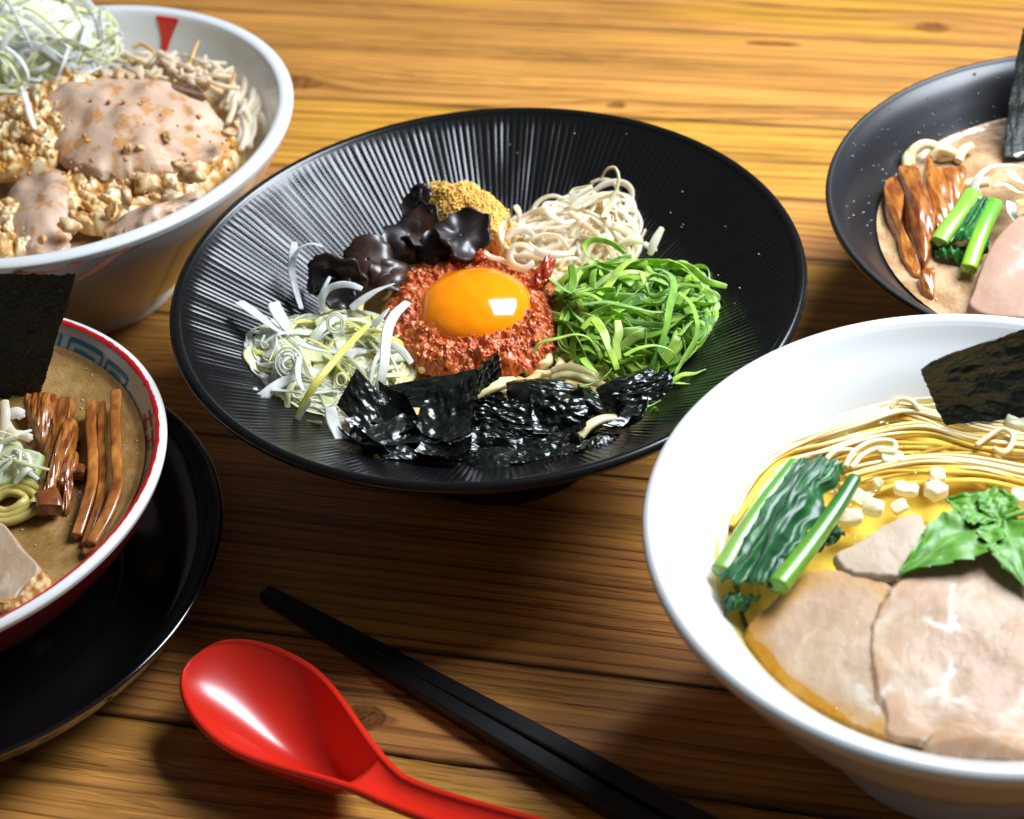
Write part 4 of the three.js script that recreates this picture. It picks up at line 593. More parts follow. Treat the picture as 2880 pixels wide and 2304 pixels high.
const porkM = VC(0.5, { clearcoat: 0.08, clearcoatRoughness: 0.10, specularIntensity: 0.7 });
const porkLift = (seed, a = 0.0016) => (p, t) => a * 0.55 * fbm(p[0] * 34 + seed, 1, p[2] * 34, 2) * 1.4 + 0.00007 * fbm(p[0] * 260, seed, p[2] * 260, 2) + 0.00002 * n3(p[0] * 900, seed, p[2] * 300);

// --- top left bowl ---
{
  const bed = part('food_bed', slab(Array.from({ length: 30 }, (_, i) => [cTL[0] + 0.0815 * cos(i / 30 * 2 * PI), 0.0640, cTL[2] + 0.0815 * sin(i / 30 * 2 * PI)]), 0.006, { n: 160, rings: 60, lift: (p, t) => 0.004 * (1 - t) + 0.0025 * fbm(p[0] * 90, 3, p[2] * 90), col: (u, v, p) => mix3([0.62, 0.36, 0.11], [0.76, 0.56, 0.28], sstep(-0.3, 0.4, fbm(p[0] * 120, 1, p[2] * 120))) }), VC(0.4));
  tag(bed, 'oily bed of noodles and fat under the pork of the top left bowl', 'noodles');
  const gp = 'pork slices of the top left bowl';
  const pk = (pts, th, seed, lift, lab) => tag(part('pork_slice', slab(pts, th, { n: 150, rings: 44, lift: (p, t) => porkLift(seed, 0.0050)(p, t) + lift * (1 - t * t), col: (u, v, p) => mix3(mix3(porkCol(seed, 0.5)(u, v, p), [0.70, 0.48, 0.35], 0.6), [0.50, 0.215, 0.045], 0.85 * sstep(0.0, 0.42, fbm(p[0] * 90, seed, p[2] * 90, 4) + 0.25 * n3(p[0] * 420, 1, p[2] * 420))), round: 0.0014, rough: 0.0006, wob: 0.002 }), porkM), lab, 'pork slice', gp);
  pk([[-0.19688,0.086,-0.20152],[-0.18623,0.089,-0.20502],[-0.16601,0.0905,-0.20644],[-0.141,0.0895,-0.20235],[-0.12383,0.087,-0.19571],[-0.11697,0.084,-0.18611],[-0.1109,0.08,-0.17332],[-0.11023,0.077,-0.16281],[-0.12116,0.079,-0.15056],[-0.13995,0.081,-0.14251],[-0.16004,0.082,-0.14239],[-0.17671,0.084,-0.15461],[-0.19073,0.085,-0.17835]], 0.005, 3, 0.009, 'largest pinkish pork slice on top of the white bowl, sprinkled with garlic');
  pk([[-0.20054,0.076,-0.14974],[-0.18974,0.079,-0.15396],[-0.17778,0.08,-0.15011],[-0.17301,0.078,-0.13317],[-0.17241,0.0755,-0.11714],[-0.1741,0.0735,-0.10025],[-0.18728,0.073,-0.10334],[-0.19891,0.0745,-0.12579]], 0.0045, 9, 0.004, 'grey pink pork slice at the left below the largest slice of the white bowl');
  pk([[-0.15872,0.0735,-0.11077],[-0.15099,0.076,-0.11586],[-0.1356,0.077,-0.11838],[-0.12096,0.077,-0.13076],[-0.11836,0.0765,-0.12927],[-0.12644,0.075,-0.11966],[-0.13721,0.0735,-0.11359],[-0.15127,0.0725,-0.11086]], 0.004, 14, 0.002, 'thin pork slice edge lying along the front rim of the white bowl');
  tag(part('pork_slice', slab([[-0.13719,0.0925,-0.19636],[-0.12792,0.093,-0.19224],[-0.11955,0.0925,-0.18738],[-0.1171,0.09,-0.18387],[-0.12316,0.0905,-0.18491],[-0.13281,0.0915,-0.18981]], 0.003, { n: 90, rings: 16, lift: porkLift(5, 0.0012), col: (u, v, p) => mul([0.22, 0.12, 0.075], 1 + 0.3 * n3(p[0] * 300, 1, p[2] * 500)) }), porkM), 'brown seared end of pork at the back of the largest slice', 'pork slice', gp);
  // fat and garlic
  const o = thing('garlic_fat_mound', 'amber chopped garlic and pork fat over the slices of the white bowl', 'garlic and fat'), R = rngOf(81), bs = Array.from({ length: 9 }, (_, i) => blob(1, i * 2, 0.24, 3, [1.35, 0.62, 0.85], 1.0));
  const fm = VC(0.7, { clearcoat: 0.3, clearcoatRoughness: 0.14, transmission: 0.3, thickness: 0 });
  const fc = (k) => (x, y, z) => mix3(mix3([0.72, 0.42, 0.12], [0.80, 0.60, 0.32], k), [0.56, 0.22, 0.035], sstep(0.0, 0.5, n3(x * 160, y * 160, z * 160)) * 0.8);
  const spots = [], H = (x, y) => 0.0790 + 0.007 * sstep(1500, 850, y) - 0.004 * sstep(1150, 1500, x);
  const q = [[-0.22656,0.08,-0.31264],[-0.14879,0.08,-0.29556],[-0.20588,0.08,-0.1666]];
  const Tw = (x, y, h) => { const k = (0.49838 - h) / (0.49838 - 0.08), b = add(add(q[0], mul(sub(q[1], q[0]), x / 1000)), mul(sub(q[2], q[0]), y / 1000)); return [b[0] * k, h, 0.53664 + (b[2] - 0.53664) * k]; };
  const put = (x, y, s, h) => { const wp = Tw(x, y, h); if (Math.hypot(wp[0] - cTL[0], wp[2] - cTL[2]) > 0.085) return; const g = xf(bs[spots.length % 9], wp, [R() * 6, R() * 6, R() * 6], s), k = R(); spots.push(1); part('fat_chunk', paint(g, fc(k)), fm, o); };
  for (let i = 0; i < 9; i++) { const x = 600 + 840 * R(), y = 800 + 400 * R() + (x > 1200 ? -80 : 40), s = 0.0022 + 0.0030 * R(); if ((x < 1400 || y < 980) && y < 1330 - (x - 800) * 0.35) put(x, y, s, H(x, y) + 0.003 * R()); }
  for (let i = 0; i < 7; i++) { const x = 380 + 640 * R(), y = 1080 + 400 * R(); if (y < 1560 - (x - 400) * 0.42) put(x, y, 0.0018 + 0.0032 * R(), 0.0785 + 0.004 * R() - (y - 1080) * 0.000012); }
  for (let i = 0; i < 5; i++) put(-40 + 420 * R(), 1280 + 290 * R(), 0.0020 + 0.0034 * R(), 0.0765 + 0.004 * R());
  for (let i = 0; i < 5; i++) put(-20 + 420 * R(), 640 + 440 * R(), 0.0012 + 0.0026 * R(), 0.0870 + 0.004 * R());
  for (let i = 0; i < 3; i++) put(330 + 400 * R(), 470 + 110 * R(), 0.0014 + 0.0022 * R(), 0.0915 + 0.002 * R());
  const gs = [], cb = [0, 1, 2].map((i) => blob(1, i + 20, 0.35, 1));
  for (let i = 0; i < 110; i++) { const x = 60 + 1250 * Math.pow(R(), 1.3), y = 500 + 640 * R(), s = 0.0004 + 0.0009 * R() * R(), c = mix3([0.62, 0.30, 0.075], [0.40, 0.14, 0.03], R()); if (y < 1150 && y > 430 + x * 0.1) gs.push(paint(xf(cb[i % 3], Tw(x, y, 0.0905 - 0.006 * sstep(900, 1300, x) - 0.006 * sstep(850, 1150, y) + 0.0045 * sin(PI * clamp((x - 180) / 1200)) * sin(PI * clamp((y - 480) / 620))), [R() * 6, 0, R() * 6], s), () => c)); }
  part('garlic_crumb', mergeGeometries(gs), VC(0.5), o, 'stuff');
  const lump = (p, seed) => { const q = cells(p[0] * 118 + seed, p[2] * 104 + 0.5 * n3(p[0] * 90, 1, p[2] * 90), seed); return sin(clamp((q[1] - q[0]) * 1.25) * PI / 2) * (0.55 + 0.45 * q[2]); };
  const mass = (pts, seed, lab) => part('garlic_fat_layer', slab(pts, 0.006, { n: 320, rings: 120, round: 0.001, lift: (p, t) => 0.0012 * (1 - t * t) + (0.0040 * Math.pow(lump(p, seed), 0.8) + 0.0012 * Math.abs(n3(p[0] * 210, seed, p[2] * 210)) - 0.0022) * (1 - 0.6 * t ** 6),
    col: (u, v, p) => { const h = lump(p, seed), k = fbm(p[0] * 130, seed, p[2] * 130, 3); return mix3(mix3([0.58, 0.27, 0.055], [0.78, 0.55, 0.25], sstep(0.12, 0.5, h + 0.25 * k)), [0.84, 0.70, 0.46], sstep(0.45, 0.8, h + 0.4 * k) * 0.8); } }), VC(0.34, { clearcoat: 0.35, clearcoatRoughness: 0.2 }), o);
  mass([[-0.16335,0.0815,-0.16095],[-0.15465,0.0835,-0.1724],[-0.1454,0.0835,-0.17441],[-0.13533,0.082,-0.17103],[-0.12589,0.0805,-0.17676],[-0.11747,0.0785,-0.17709],[-0.10957,0.0765,-0.17494],[-0.10487,0.0745,-0.16832],[-0.10584,0.0735,-0.1563],[-0.11328,0.0735,-0.14547],[-0.12248,0.0735,-0.13403],[-0.13166,0.074,-0.12677],[-0.14165,0.0745,-0.12324],[-0.15135,0.075,-0.11741],[-0.15986,0.0755,-0.11369],[-0.16899,0.0765,-0.11731],[-0.1742,0.078,-0.13222],[-0.17674,0.0795,-0.14585],[-0.17191,0.0805,-0.15185],[-0.1649,0.0805,-0.14807]], 1);
  mass([[-0.207,0.0755,-0.13861],[-0.19895,0.0765,-0.13913],[-0.19026,0.0765,-0.1328],[-0.1824,0.0765,-0.1325],[-0.17665,0.0755,-0.12595],[-0.17446,0.074,-0.11518],[-0.17817,0.0728,-0.1064],[-0.18763,0.0722,-0.10454],[-0.20298,0.0722,-0.10511]], 7);
  mass([[-0.21343,0.087,-0.20317],[-0.20491,0.0885,-0.20428],[-0.1964,0.09,-0.20538],[-0.1861,0.0915,-0.20883],[-0.17305,0.092,-0.21076],[-0.16185,0.091,-0.20745],[-0.16945,0.091,-0.20085],[-0.18154,0.0905,-0.19745],[-0.17876,0.089,-0.18227],[-0.17634,0.0865,-0.16797],[-0.18145,0.084,-0.15553],[-0.19135,0.0825,-0.15245],[-0.20755,0.082,-0.15391]], 12);
  // sprouts at the back
  const os = thing('bean_sprout_mound', 'bean sprouts along the back wall of the top left bowl', 'bean sprouts'), R2 = rngOf(82);
  for (let i = 0; i < 70; i++) { const x = 700 + 620 * R2(), y = 350 + 150 * R2() + (x - 700) * 0.12, a = R2() * 6, l = 60 + 80 * R2(), h = 0.0815 + 0.004 * R2(); part('bean_sprout', sweep([Tw(x - l * cos(a), y - l * sin(a) * 0.6, h - 0.003), Tw(x, y, h + 0.0035), Tw(x + l * cos(a + 0.5), y + l * sin(a + 0.5) * 0.6, h - 0.002)], { w: 0.0026, h: 0.0020, seg: 12, sides: 7, col: (t, a, p) => mix3(sproutCol(i)(t, a, p), [0.80, 0.58, 0.26], 0.4) }), sproutM, os); }
  for (let i = 0; i < 22; i++) { const x = 1330 + 230 * R2(), y = 560 + 330 * R2(), a = 1.2 + R2() * 0.8, l = 50 + 60 * R2(), h = 0.0745 - 0.003 * R2(); part('bean_sprout', sweep([Tw(x - l * cos(a), y - l * sin(a), h), Tw(x, y, h + 0.0015), Tw(x + l * cos(a + 0.4), y + l * sin(a + 0.4), h)], { w: 0.0028, h: 0.0022, seg: 12, sides: 7, col: sproutCol(i + 60) }), sproutM, os); }
  for (const p of [[[-0.1266,0.086,-0.21443],[-0.12523,0.0885,-0.22233],[-0.12263,0.0915,-0.2292]], [[-0.12419,0.0855,-0.2079],[-0.12249,0.087,-0.21321],[-0.11934,0.0875,-0.21446]], [[-0.11883,0.081,-0.20911],[-0.11353,0.081,-0.20121],[-0.10831,0.083,-0.20077],[-0.10621,0.085,-0.20781]], [[-0.15249,0.09,-0.23249],[-0.14877,0.091,-0.23277],[-0.14314,0.089,-0.22803]], [[-0.10708,0.074,-0.18504],[-0.10434,0.072,-0.17738],[-0.10311,0.0705,-0.17443]]]) part('sprout_tail', sweep(p, { w: (t) => lerp(0.0026, 0.0016, t), h: (t) => lerp(0.0026, 0.0014, t), seg: 16, sides: 6, col: (t) => mix3([0.72, 0.50, 0.22], [0.52, 0.28, 0.08], t) }), VC(0.35), os);
  // leek
  const ol = thing('leek_mound', 'tall pile of shredded white leek at the top left corner', 'leek'), R3 = rngOf(83), c = Tw(260, 300, 0.092);
  part('leek_mass', grid(120, 40, (u, v) => { const a = u * 2 * PI, x = c[0] - 0.012 + 0.040 * v * cos(a), z = c[2] + 0.025 * v * sin(a); return [x, 0.086 + 0.026 * Math.pow(Math.max(0, 1 - v ** 2.3), 0.6) + 0.002 * Math.abs(n3(x * 200, 1, z * 200)), z]; }, { wrap: true, col: (u, v, p) => mix3([0.78, 0.80, 0.42], [0.94, 0.94, 0.82], sstep(-0.3, 0.4, n3(p[0] * 300, p[1] * 200, p[2] * 300))) }), VC(0.5), ol, 'stuff');
  for (let i = 0; i < 120; i++) { const layer = i / 120, pts = strand(R3, { c: [c[0] - 0.012, 0, c[2]], rx: 0.047, rz: 0.030, len: 0.03 + 0.045 * R3(), bend: 0.6, bias: 0.1 + 0.8 * R3() * R3(), base: () => 0.0865, top: 0.034, layer, loft: 0.0022 }); leekRib(ol, 'leek_strand', pts, 0.0016 + 0.0022 * R3(), [0, 1, 2, 0, 1, 4, 2][i % 7], (R3() - 0.5) * 4, (R3() - 0.5) * 2); }
  for (const [p, w, k] of [[[[-0.19583,0.097,-0.19323],[-0.19286,0.0955,-0.18331],[-0.18985,0.0935,-0.17185],[-0.18799,0.0915,-0.16653]], 0.0030, 0], [[[-0.19862,0.115,-0.19712],[-0.19242,0.112,-0.19037],[-0.1906,0.105,-0.18895],[-0.19346,0.099,-0.18931]], 0.0030, 0], [[[-0.18231,0.096,-0.19754],[-0.17729,0.103,-0.19776],[-0.17449,0.107,-0.20508]], 0.0036, 0], [[[-0.18239,0.122,-0.20984],[-0.17293,0.124,-0.21392],[-0.16604,0.12,-0.21715],[-0.16305,0.112,-0.21728],[-0.16419,0.102,-0.22034]], 0.0022, 4], [[[-0.16499,0.099,-0.22171],[-0.15937,0.102,-0.22073],[-0.15446,0.104,-0.22099]], 0.0022, 4], [[[-0.19473,0.119,-0.20549],[-0.1809,0.12,-0.20485],[-0.16955,0.119,-0.20987],[-0.1632,0.114,-0.21642]], 0.0016, 4], [[[-0.20237,0.112,-0.19922],[-0.19612,0.11,-0.18932],[-0.19431,0.103,-0.18788]], 0.0040, 2], [[[-0.17229,0.0985,-0.20466],[-0.16975,0.102,-0.20753],[-0.16752,0.103,-0.20804]], 0.0030, 3], [[[-0.20358,0.096,-0.18857],[-0.196,0.098,-0.18626],[-0.19325,0.098,-0.19098]], 0.0030, 0]]) leekRib(ol, 'leek_strand', p, w, k, 0.5, 0.3);
}

// --- broths ---
const brothGrid = (c, r, y, nz) => grid(200, 60, (u, v) => { const a = u * 2 * PI, q = r * Math.pow(v, 0.7), x = c[0] + q * cos(a), z = c[2] + q * sin(a); return [x, y + nz(x, z) + 0.0011 * sstep(0.955, 1, Math.pow(v, 0.7)), z]; }, { wrap: true });
function thickBroth(c, r, y, A, B2, seed, lab) {
  const g = grid(420, 170, (u, v) => { const a = u * 2 * PI, q = r * Math.pow(v, 0.7), x = c[0] + q * cos(a), z = c[2] + q * sin(a); return [x, y + 0.0003 * fbm(x * 120, seed, z * 120, 2) + 0.00010 * n3(x * 900, seed, z * 900) + 0.0012 * sstep(0.96, 1, Math.pow(v, 0.7)), z]; }, { wrap: true, col: (u, v, p) => { const s = n3(p[0] * 700, seed, p[2] * 700), t = fbm(p[0] * 55, seed, p[2] * 55, 4); let k = mix3(A, B2, sstep(-0.35, 0.4, t)); k = mix3(k, mul(B2, 1.4), sstep(0.4, 0.8, s) * 0.25); return mix3(k, mul(A, 0.3), sstep(0.72, 0.85, n3(p[0] * 620 + 9, seed, p[2] * 620)) * 0.6); } });
  const o = thing('soup', lab, 'soup'); part('soup_surface', g, VC(0.22, { clearcoat: 0.5, clearcoatRoughness: 0.1 }), o);
  const R = rngOf(seed), gs = [];
  for (let i = 0; i < 260; i++) { const a = R() * 2 * PI, q = r * Math.sqrt(R()) * 0.97, s = 0.0002 + 0.0005 * R() ** 3, b = new THREE.SphereGeometry(s, 8, 6); b.scale(1, 0.5, 1); gs.push(xf(b, [c[0] + q * cos(a), y + 0.0002, c[2] + q * sin(a)])); }
  part('oil_bead', mergeGeometries(gs), M(0.55, 0.36, 0.14, 0.08, { clearcoat: 1 }), o, 'stuff');
}
thickBroth(cRB, 0.0868, 0.0625, [0.27, 0.145, 0.042], [0.39, 0.225, 0.078], 3, 'thick brown soup filling the red rimmed bowl');
thickBroth(cTR, 0.0878, 0.0512, [0.34, 0.19, 0.085], [0.50, 0.33, 0.18], 4, 'cloudy tan brown soup in the matte black bowl');

// bamboo shoots
const menmaM = VC(0.24, { clearcoat: 0.55, clearcoatRoughness: 0.1 });
const menmaCol = (seed, dark = 0) => (t, a, p) => { const f = n3(p[0] * 900 + seed, p[1] * 900, p[2] * 70), g = fbm(p[0] * 160 + seed, p[1] * 160, p[2] * 60, 3); let c = mix3([0.27, 0.082, 0.014], [0.42, 0.155, 0.028], sstep(-0.3, 0.4, g)); c = mul(c, 1 + 0.30 * f + 0.16 * n3(p[0] * 1700 + seed, 3, p[2] * 110)); c = mix3(c, [0.14, 0.028, 0.008], sstep(0.22, 0.5, n3(p[0] * 240, p[1] * 240, p[2] * 90 + seed)) * 0.7); return mix3(c, [0.10, 0.018, 0.008], dark); };
const mStick = (pts, w, h, seed, lab, gp, dark = 0) => tag(part('bamboo_shoot', sweep(pts, { w, h, seg: 50, sides: 20, pow: 0.45, twist: 0.3, col: menmaCol(seed, dark) }), menmaM), lab, 'bamboo shoot', gp);
{
  const gp = 'braised bamboo shoots in the red rimmed bowl';
  mStick([[-0.15273,0.068,-0.00589],[-0.15137,0.0678,0.00757],[-0.1491,0.0676,0.02305],[-0.14819,0.067,0.03736],[-0.14937,0.066,0.04905],[-0.1516,0.0645,0.06042]], 0.0039, 0.0038, 1, 'leftmost of the three long bamboo shoot sticks in brown soup', gp);
  mStick([[-0.14938,0.066,-0.00816],[-0.14743,0.066,0.01232],[-0.14513,0.066,0.02936],[-0.14496,0.0655,0.04346],[-0.14667,0.0645,0.0549],[-0.14875,0.063,0.06341]], 0.0029, 0.0034, 2, 'thinnest bamboo shoot stick lying between two thicker ones', gp);
  mStick([[-0.14361,0.069,-0.00966],[-0.14206,0.069,0.00891],[-0.13986,0.069,0.02909],[-0.13857,0.0686,0.04207],[-0.14112,0.0676,0.05554],[-0.14596,0.0655,0.06642]], 0.0041, 0.0042, 3, 'rightmost long bamboo shoot stick nearest the red rim', gp);
  mStick([[-0.14824,0.064,0.06827],[-0.14594,0.064,0.0676],[-0.14415,0.064,0.0665]], 0.0040, 0.003, 4, 'short dark bamboo shoot end against the front rim', gp, 0.5);
  mStick([[-0.15601,0.0655,0.02747],[-0.15344,0.0655,0.02824],[-0.15084,0.0655,0.02939]], 0.0058, 0.0045, 5, 'small square bamboo shoot bit beside the sticks', gp, 0.35);
  const flat = (o, n, th, seed, lab, lift, dark = 0) => tag(part('bamboo_shoot', slab(o, th, { n: 140, rings: 40, lift: (p, t) => lift * (1 - t * t) + 0.0005 * n3(p[0] * 420, seed, p[2] * 60) + 0.0003 * n3(p[0] * 900, seed, p[2] * 90), col: (u, v, p) => menmaCol(seed, dark)(0, 0, p), round: 0.0012, rough: 0.0003 }), menmaM), lab, 'bamboo shoot', gp);
  flat([[-0.17859,0.069,-0.01459],[-0.17235,0.07,-0.01439],[-0.16617,0.07,-0.01256],[-0.16543,0.069,-0.00435],[-0.16638,0.0675,0.00559],[-0.16824,0.066,0.01401],[-0.17146,0.066,0.00849],[-0.17562,0.067,-0.002]], 0, 0.004, 6, 'broad curved bamboo shoot sheet touching the standing nori', 0.003);
  flat([[-0.16574,0.069,-0.01126],[-0.15994,0.069,-0.01031],[-0.15957,0.069,-0.00021],[-0.16224,0.069,0.01189],[-0.16349,0.069,0.02237],[-0.16492,0.068,0.03294],[-0.16533,0.067,0.0434],[-0.1669,0.066,0.04136],[-0.16706,0.067,0.02556],[-0.16757,0.0675,0.01239],[-0.16602,0.068,-0.00086]], 0, 0.004, 7, 'long split bamboo shoot sheet with a dark upper end', 0.001, 0.2);
  flat([[-0.16013,0.0705,0.00306],[-0.15757,0.07,0.00288],[-0.15623,0.07,0.01401],[-0.15739,0.07,0.02146],[-0.15905,0.0695,0.02962],[-0.16168,0.0685,0.03838],[-0.16424,0.0675,0.04339],[-0.16491,0.068,0.04096],[-0.16371,0.0695,0.03185],[-0.16279,0.0705,0.02118],[-0.16134,0.071,0.01127]], 0, 0.004, 8, 'pale orange bamboo shoot sheet in the middle of the stack', 0.002);
  flat([[-0.15764,0.07,0.02368],[-0.15494,0.07,0.02109],[-0.15454,0.069,0.02679],[-0.15607,0.068,0.03285],[-0.15528,0.066,0.03953],[-0.15714,0.0645,0.04767],[-0.1583,0.0645,0.04607],[-0.15743,0.0665,0.03684],[-0.16024,0.0675,0.03605],[-0.15956,0.069,0.03046]], 0, 0.003, 9, 'ragged torn bamboo shoot piece with a thin tail', 0.001);
  mStick([[-0.16308,0.068,0.04196],[-0.16189,0.068,0.04573],[-0.16149,0.0675,0.04916]], 0.0086, 0.0065, 10, 'dark red glossy cut end of bamboo shoot in brown soup', gp, 0.55);
}
{
  const gp = 'braised bamboo shoots in the matte black bowl';
  const flat = (o, th, seed, lab, lift, dark = 0) => tag(part('bamboo_shoot', slab(o, th, { n: 120, rings: 34, lift: (p, t) => lift * (1 - t * t) + 0.0005 * n3(p[0] * 300, seed, p[2] * 60), col: (u, v, p) => mul(menmaCol(seed, dark)(0, 0, p), 1.15), round: 0.0014 }), menmaM), lab, 'bamboo shoot', gp);
  flat([[0.16333,0.059,-0.11251],[0.16955,0.0595,-0.11256],[0.16648,0.0585,-0.09552],[0.1624,0.057,-0.08188],[0.16275,0.055,-0.06734],[0.16464,0.053,-0.05534],[0.1621,0.0525,-0.05174],[0.15918,0.053,-0.06352],[0.16018,0.0545,-0.08092],[0.15925,0.0565,-0.0934]], 0.005, 21, 'outermost long bamboo shoot against the black wall', 0.001);
  flat([[0.16913,0.062,-0.11616],[0.17525,0.0625,-0.1142],[0.17587,0.0615,-0.10095],[0.17698,0.06,-0.09],[0.17304,0.057,-0.07119],[0.16589,0.0545,-0.0566],[0.16518,0.055,-0.06568],[0.16546,0.0565,-0.07954],[0.16748,0.059,-0.09848]], 0.005, 22, 'large dark bamboo shoot sheet in the middle of the stack of the black bowl', 0.003, 0.3);
  flat([[0.17868,0.059,-0.11227],[0.18294,0.061,-0.12465],[0.1837,0.06,-0.11514],[0.19639,0.059,-0.11563],[0.19534,0.0585,-0.10986],[0.19015,0.057,-0.09595],[0.17667,0.055,-0.07842],[0.17721,0.0565,-0.09006]], 0.005, 23, 'broad translucent bamboo shoot sheet behind the green leaf stems', 0.002);
  flat([[0.16353,0.056,-0.05135],[0.16872,0.056,-0.0528],[0.16746,0.0545,-0.04568],[0.16497,0.053,-0.03774],[0.16221,0.053,-0.04053],[0.16184,0.0545,-0.04667]], 0.007, 24, 'square bamboo shoot end by the front of the black bowl', 0.001);
}

// nori sheets
const noriMid = VC(0.36, { clearcoat: 0.1, clearcoatRoughness: 0.2, specularIntensity: 0.6 });
const noriSheet = (q, seed, lab, opt) => tag(part('nori_sheet', noriGeo(q, seed, { n: 90, jag: 0.03, wr: 0.0007, curl: 0.001, fine: 0.00012, th: 0.0004, ...opt }), seed === 42 ? noriMid : noriDull), lab, 'nori', null);
noriSheet([[-0.19115,0.115,-0.02847], [-0.15064,0.112,-0.02628], [-0.17446,0.063,-0.02188], [-0.20521,0.062,-0.02234]], 41, 'black nori sheet standing in the brown soup at the left edge', { green: -0.1, curl: 0.002, jag: 0.07, fine: 0.00035 });
noriSheet([[0.13183,0.104,0.06066], [0.19988,0.108,0.04156], [0.19948,0.077,0.06801], [0.14212,0.077,0.05842]], 42, 'large greenish nori sheet leaning on the wall of the white soup bowl', { green: 0.3, curl: 0.003, wr: 0.0010, fine: 0.00022 });
noriSheet([[0.23001,0.09,-0.16702], [0.26036,0.08,-0.18292], [0.24241,0.05,-0.12367], [0.21456,0.0535,-0.12629]], 43, 'nori sheet standing in the black bowl at the right edge', { green: 0.4 });

// --- red rimmed bowl: leek, sprouts, pork ---
{
  const o = thing('leek_slices', 'pale green leek slices and rings floating in the brown soup', 'leek');
  const slice = (c, a, b, w, k, to = o, m = leekM) => { const pts = []; for (let i = 0; i < 12; i++) { const t = i / 12 * 2 * PI; pts.push([c[0] + a * cos(t), c[1] + 0.0006 * sin(3 * t), c[2] + b * sin(t)]); } part(k < 0 ? 'noodle' : 'leek_ring', sweep(pts, { w: k < 0 ? 0.003 : 0.0018, h: w, seg: 50, sides: 8, closed: true, col: k < 0 ? null : leekCol(k) }), m, to); };
  const rimC = (u, v, p) => mix3(mix3([0.86, 0.88, 0.66], [0.74, 0.78, 0.44], sstep(-0.3, 0.4, n3(p[0] * 260, p[1] * 200, p[2] * 260))), [0.40, 0.62, 0.08], sstep(0.70, 0.86, v));
  part('leek_slice', slab([[-0.18351,0.07,0.02336],[-0.1809,0.0705,0.01982],[-0.17592,0.0715,0.01797],[-0.17041,0.071,0.01902],[-0.1672,0.07,0.02066],[-0.16723,0.0695,0.02536],[-0.16852,0.069,0.0298],[-0.17164,0.0695,0.02765],[-0.17336,0.07,0.02496],[-0.17397,0.069,0.02969],[-0.17759,0.0685,0.03299],[-0.18241,0.0685,0.03371]], 0.003, { n: 120, rings: 30, lift: porkLift(2, 0.001), col: rimC }), leekM, o);
  part('leek_slice', slab([[-0.18643,0.069,0.01189],[-0.1814,0.07,0.00999],[-0.17696,0.0705,0.01205],[-0.17561,0.07,0.01553],[-0.1803,0.0695,0.01878],[-0.18518,0.069,0.02046]], 0.003, { n: 90, rings: 20, lift: porkLift(6, 0.001), col: (u, v, p) => mix3([0.76, 0.78, 0.56], [0.66, 0.72, 0.34], clamp(v)) }), leekM, o);
  part('leek_slice', slab([[-0.1766,0.067,0.02853],[-0.17174,0.067,0.02781],[-0.16902,0.0665,0.03063],[-0.16864,0.066,0.03455],[-0.17317,0.066,0.03385],[-0.1768,0.0665,0.03164]], 0.003, { n: 80, rings: 16, col: () => [0.60, 0.56, 0.20] }), leekM, o);
  const rc = [-0.17728,0.0655,0.04066]; const nd = thing('noodles', 'olive yellow noodle loops just in front of the pork in brown soup', 'noodles'), ndm = M(0.56, 0.44, 0.12, 0.3, { clearcoat: 0.4 });
  for (const q of [1, 0.74, 0.46]) slice([rc[0], rc[1] + (1 - q) * 0.001, rc[2]], 0.0128 * q, 0.0092 * q, 0.0032, -1, nd, ndm);
  { const R = rngOf(93), cc = [-0.17864,0.07,0.02263]; for (let i = 0; i < 16; i++) { const a = R() * 6.3, x = cc[0] + (R() - 0.6) * 0.022, z = cc[2] + (R() - 0.5) * 0.026, l = 0.005 + 0.006 * R(), y = 0.0715 + 0.002 * R(); leekRib(o, 'leek_strand', [[x - l * cos(a), y - 0.002, z - l * sin(a)], [x, y + 0.001, z], [x + l * cos(a + 0.6), y - 0.002, z + l * sin(a + 0.6)]], 0.0012 + 0.0014 * R(), [0, 1, 2][i % 3], 0.6, 0.2); } }
  const os = thing('bean_sprouts', 'a few pale bean sprouts beside the leek slices in brown soup', 'bean sprouts');
  for (const [p, w] of [[[[-0.18378,0.069,0.00922],[-0.18195,0.072,0.00602],[-0.18138,0.0745,0.00201],[-0.18216,0.076,-0.00266]], 0.0036], [[[-0.18162,0.07,-0.00259],[-0.17896,0.0705,-0.00276],[-0.17706,0.0695,-0.00205]], 0.0044], [[[-0.18561,0.069,0.00348],[-0.18345,0.0705,0.00166],[-0.18029,0.07,0.00706],[-0.1782,0.069,0.00934]], 0.0044], [[[-0.18029,0.067,0.00512],[-0.17639,0.0675,0.00672],[-0.17343,0.0665,0.00797]], 0.0034]]) part('bean_sprout', sweep(p, { w, h: w * 0.9, seg: 16, sides: 8, col: sproutCol(w * 9000) }), sproutM, os);
  const pk = thing('pork_slice', 'roast pork slice with a browned fatty edge in the brown soup', 'pork slice');
  part('lean_meat', slab([[-0.18901,0.069,0.05674],[-0.18188,0.07,0.0547],[-0.17654,0.07,0.05516],[-0.17327,0.0695,0.05894],[-0.16875,0.0685,0.06612],[-0.16186,0.0665,0.07585],[-0.16346,0.0655,0.07989],[-0.16733,0.0645,0.08421],[-0.16965,0.064,0.08856],[-0.17617,0.064,0.08826],[-0.18593,0.065,0.0833]], 0.005, { n: 150, rings: 50, lift: porkLift(31, 0.001), col: porkCol(31, 0.25) }), porkM, pk);
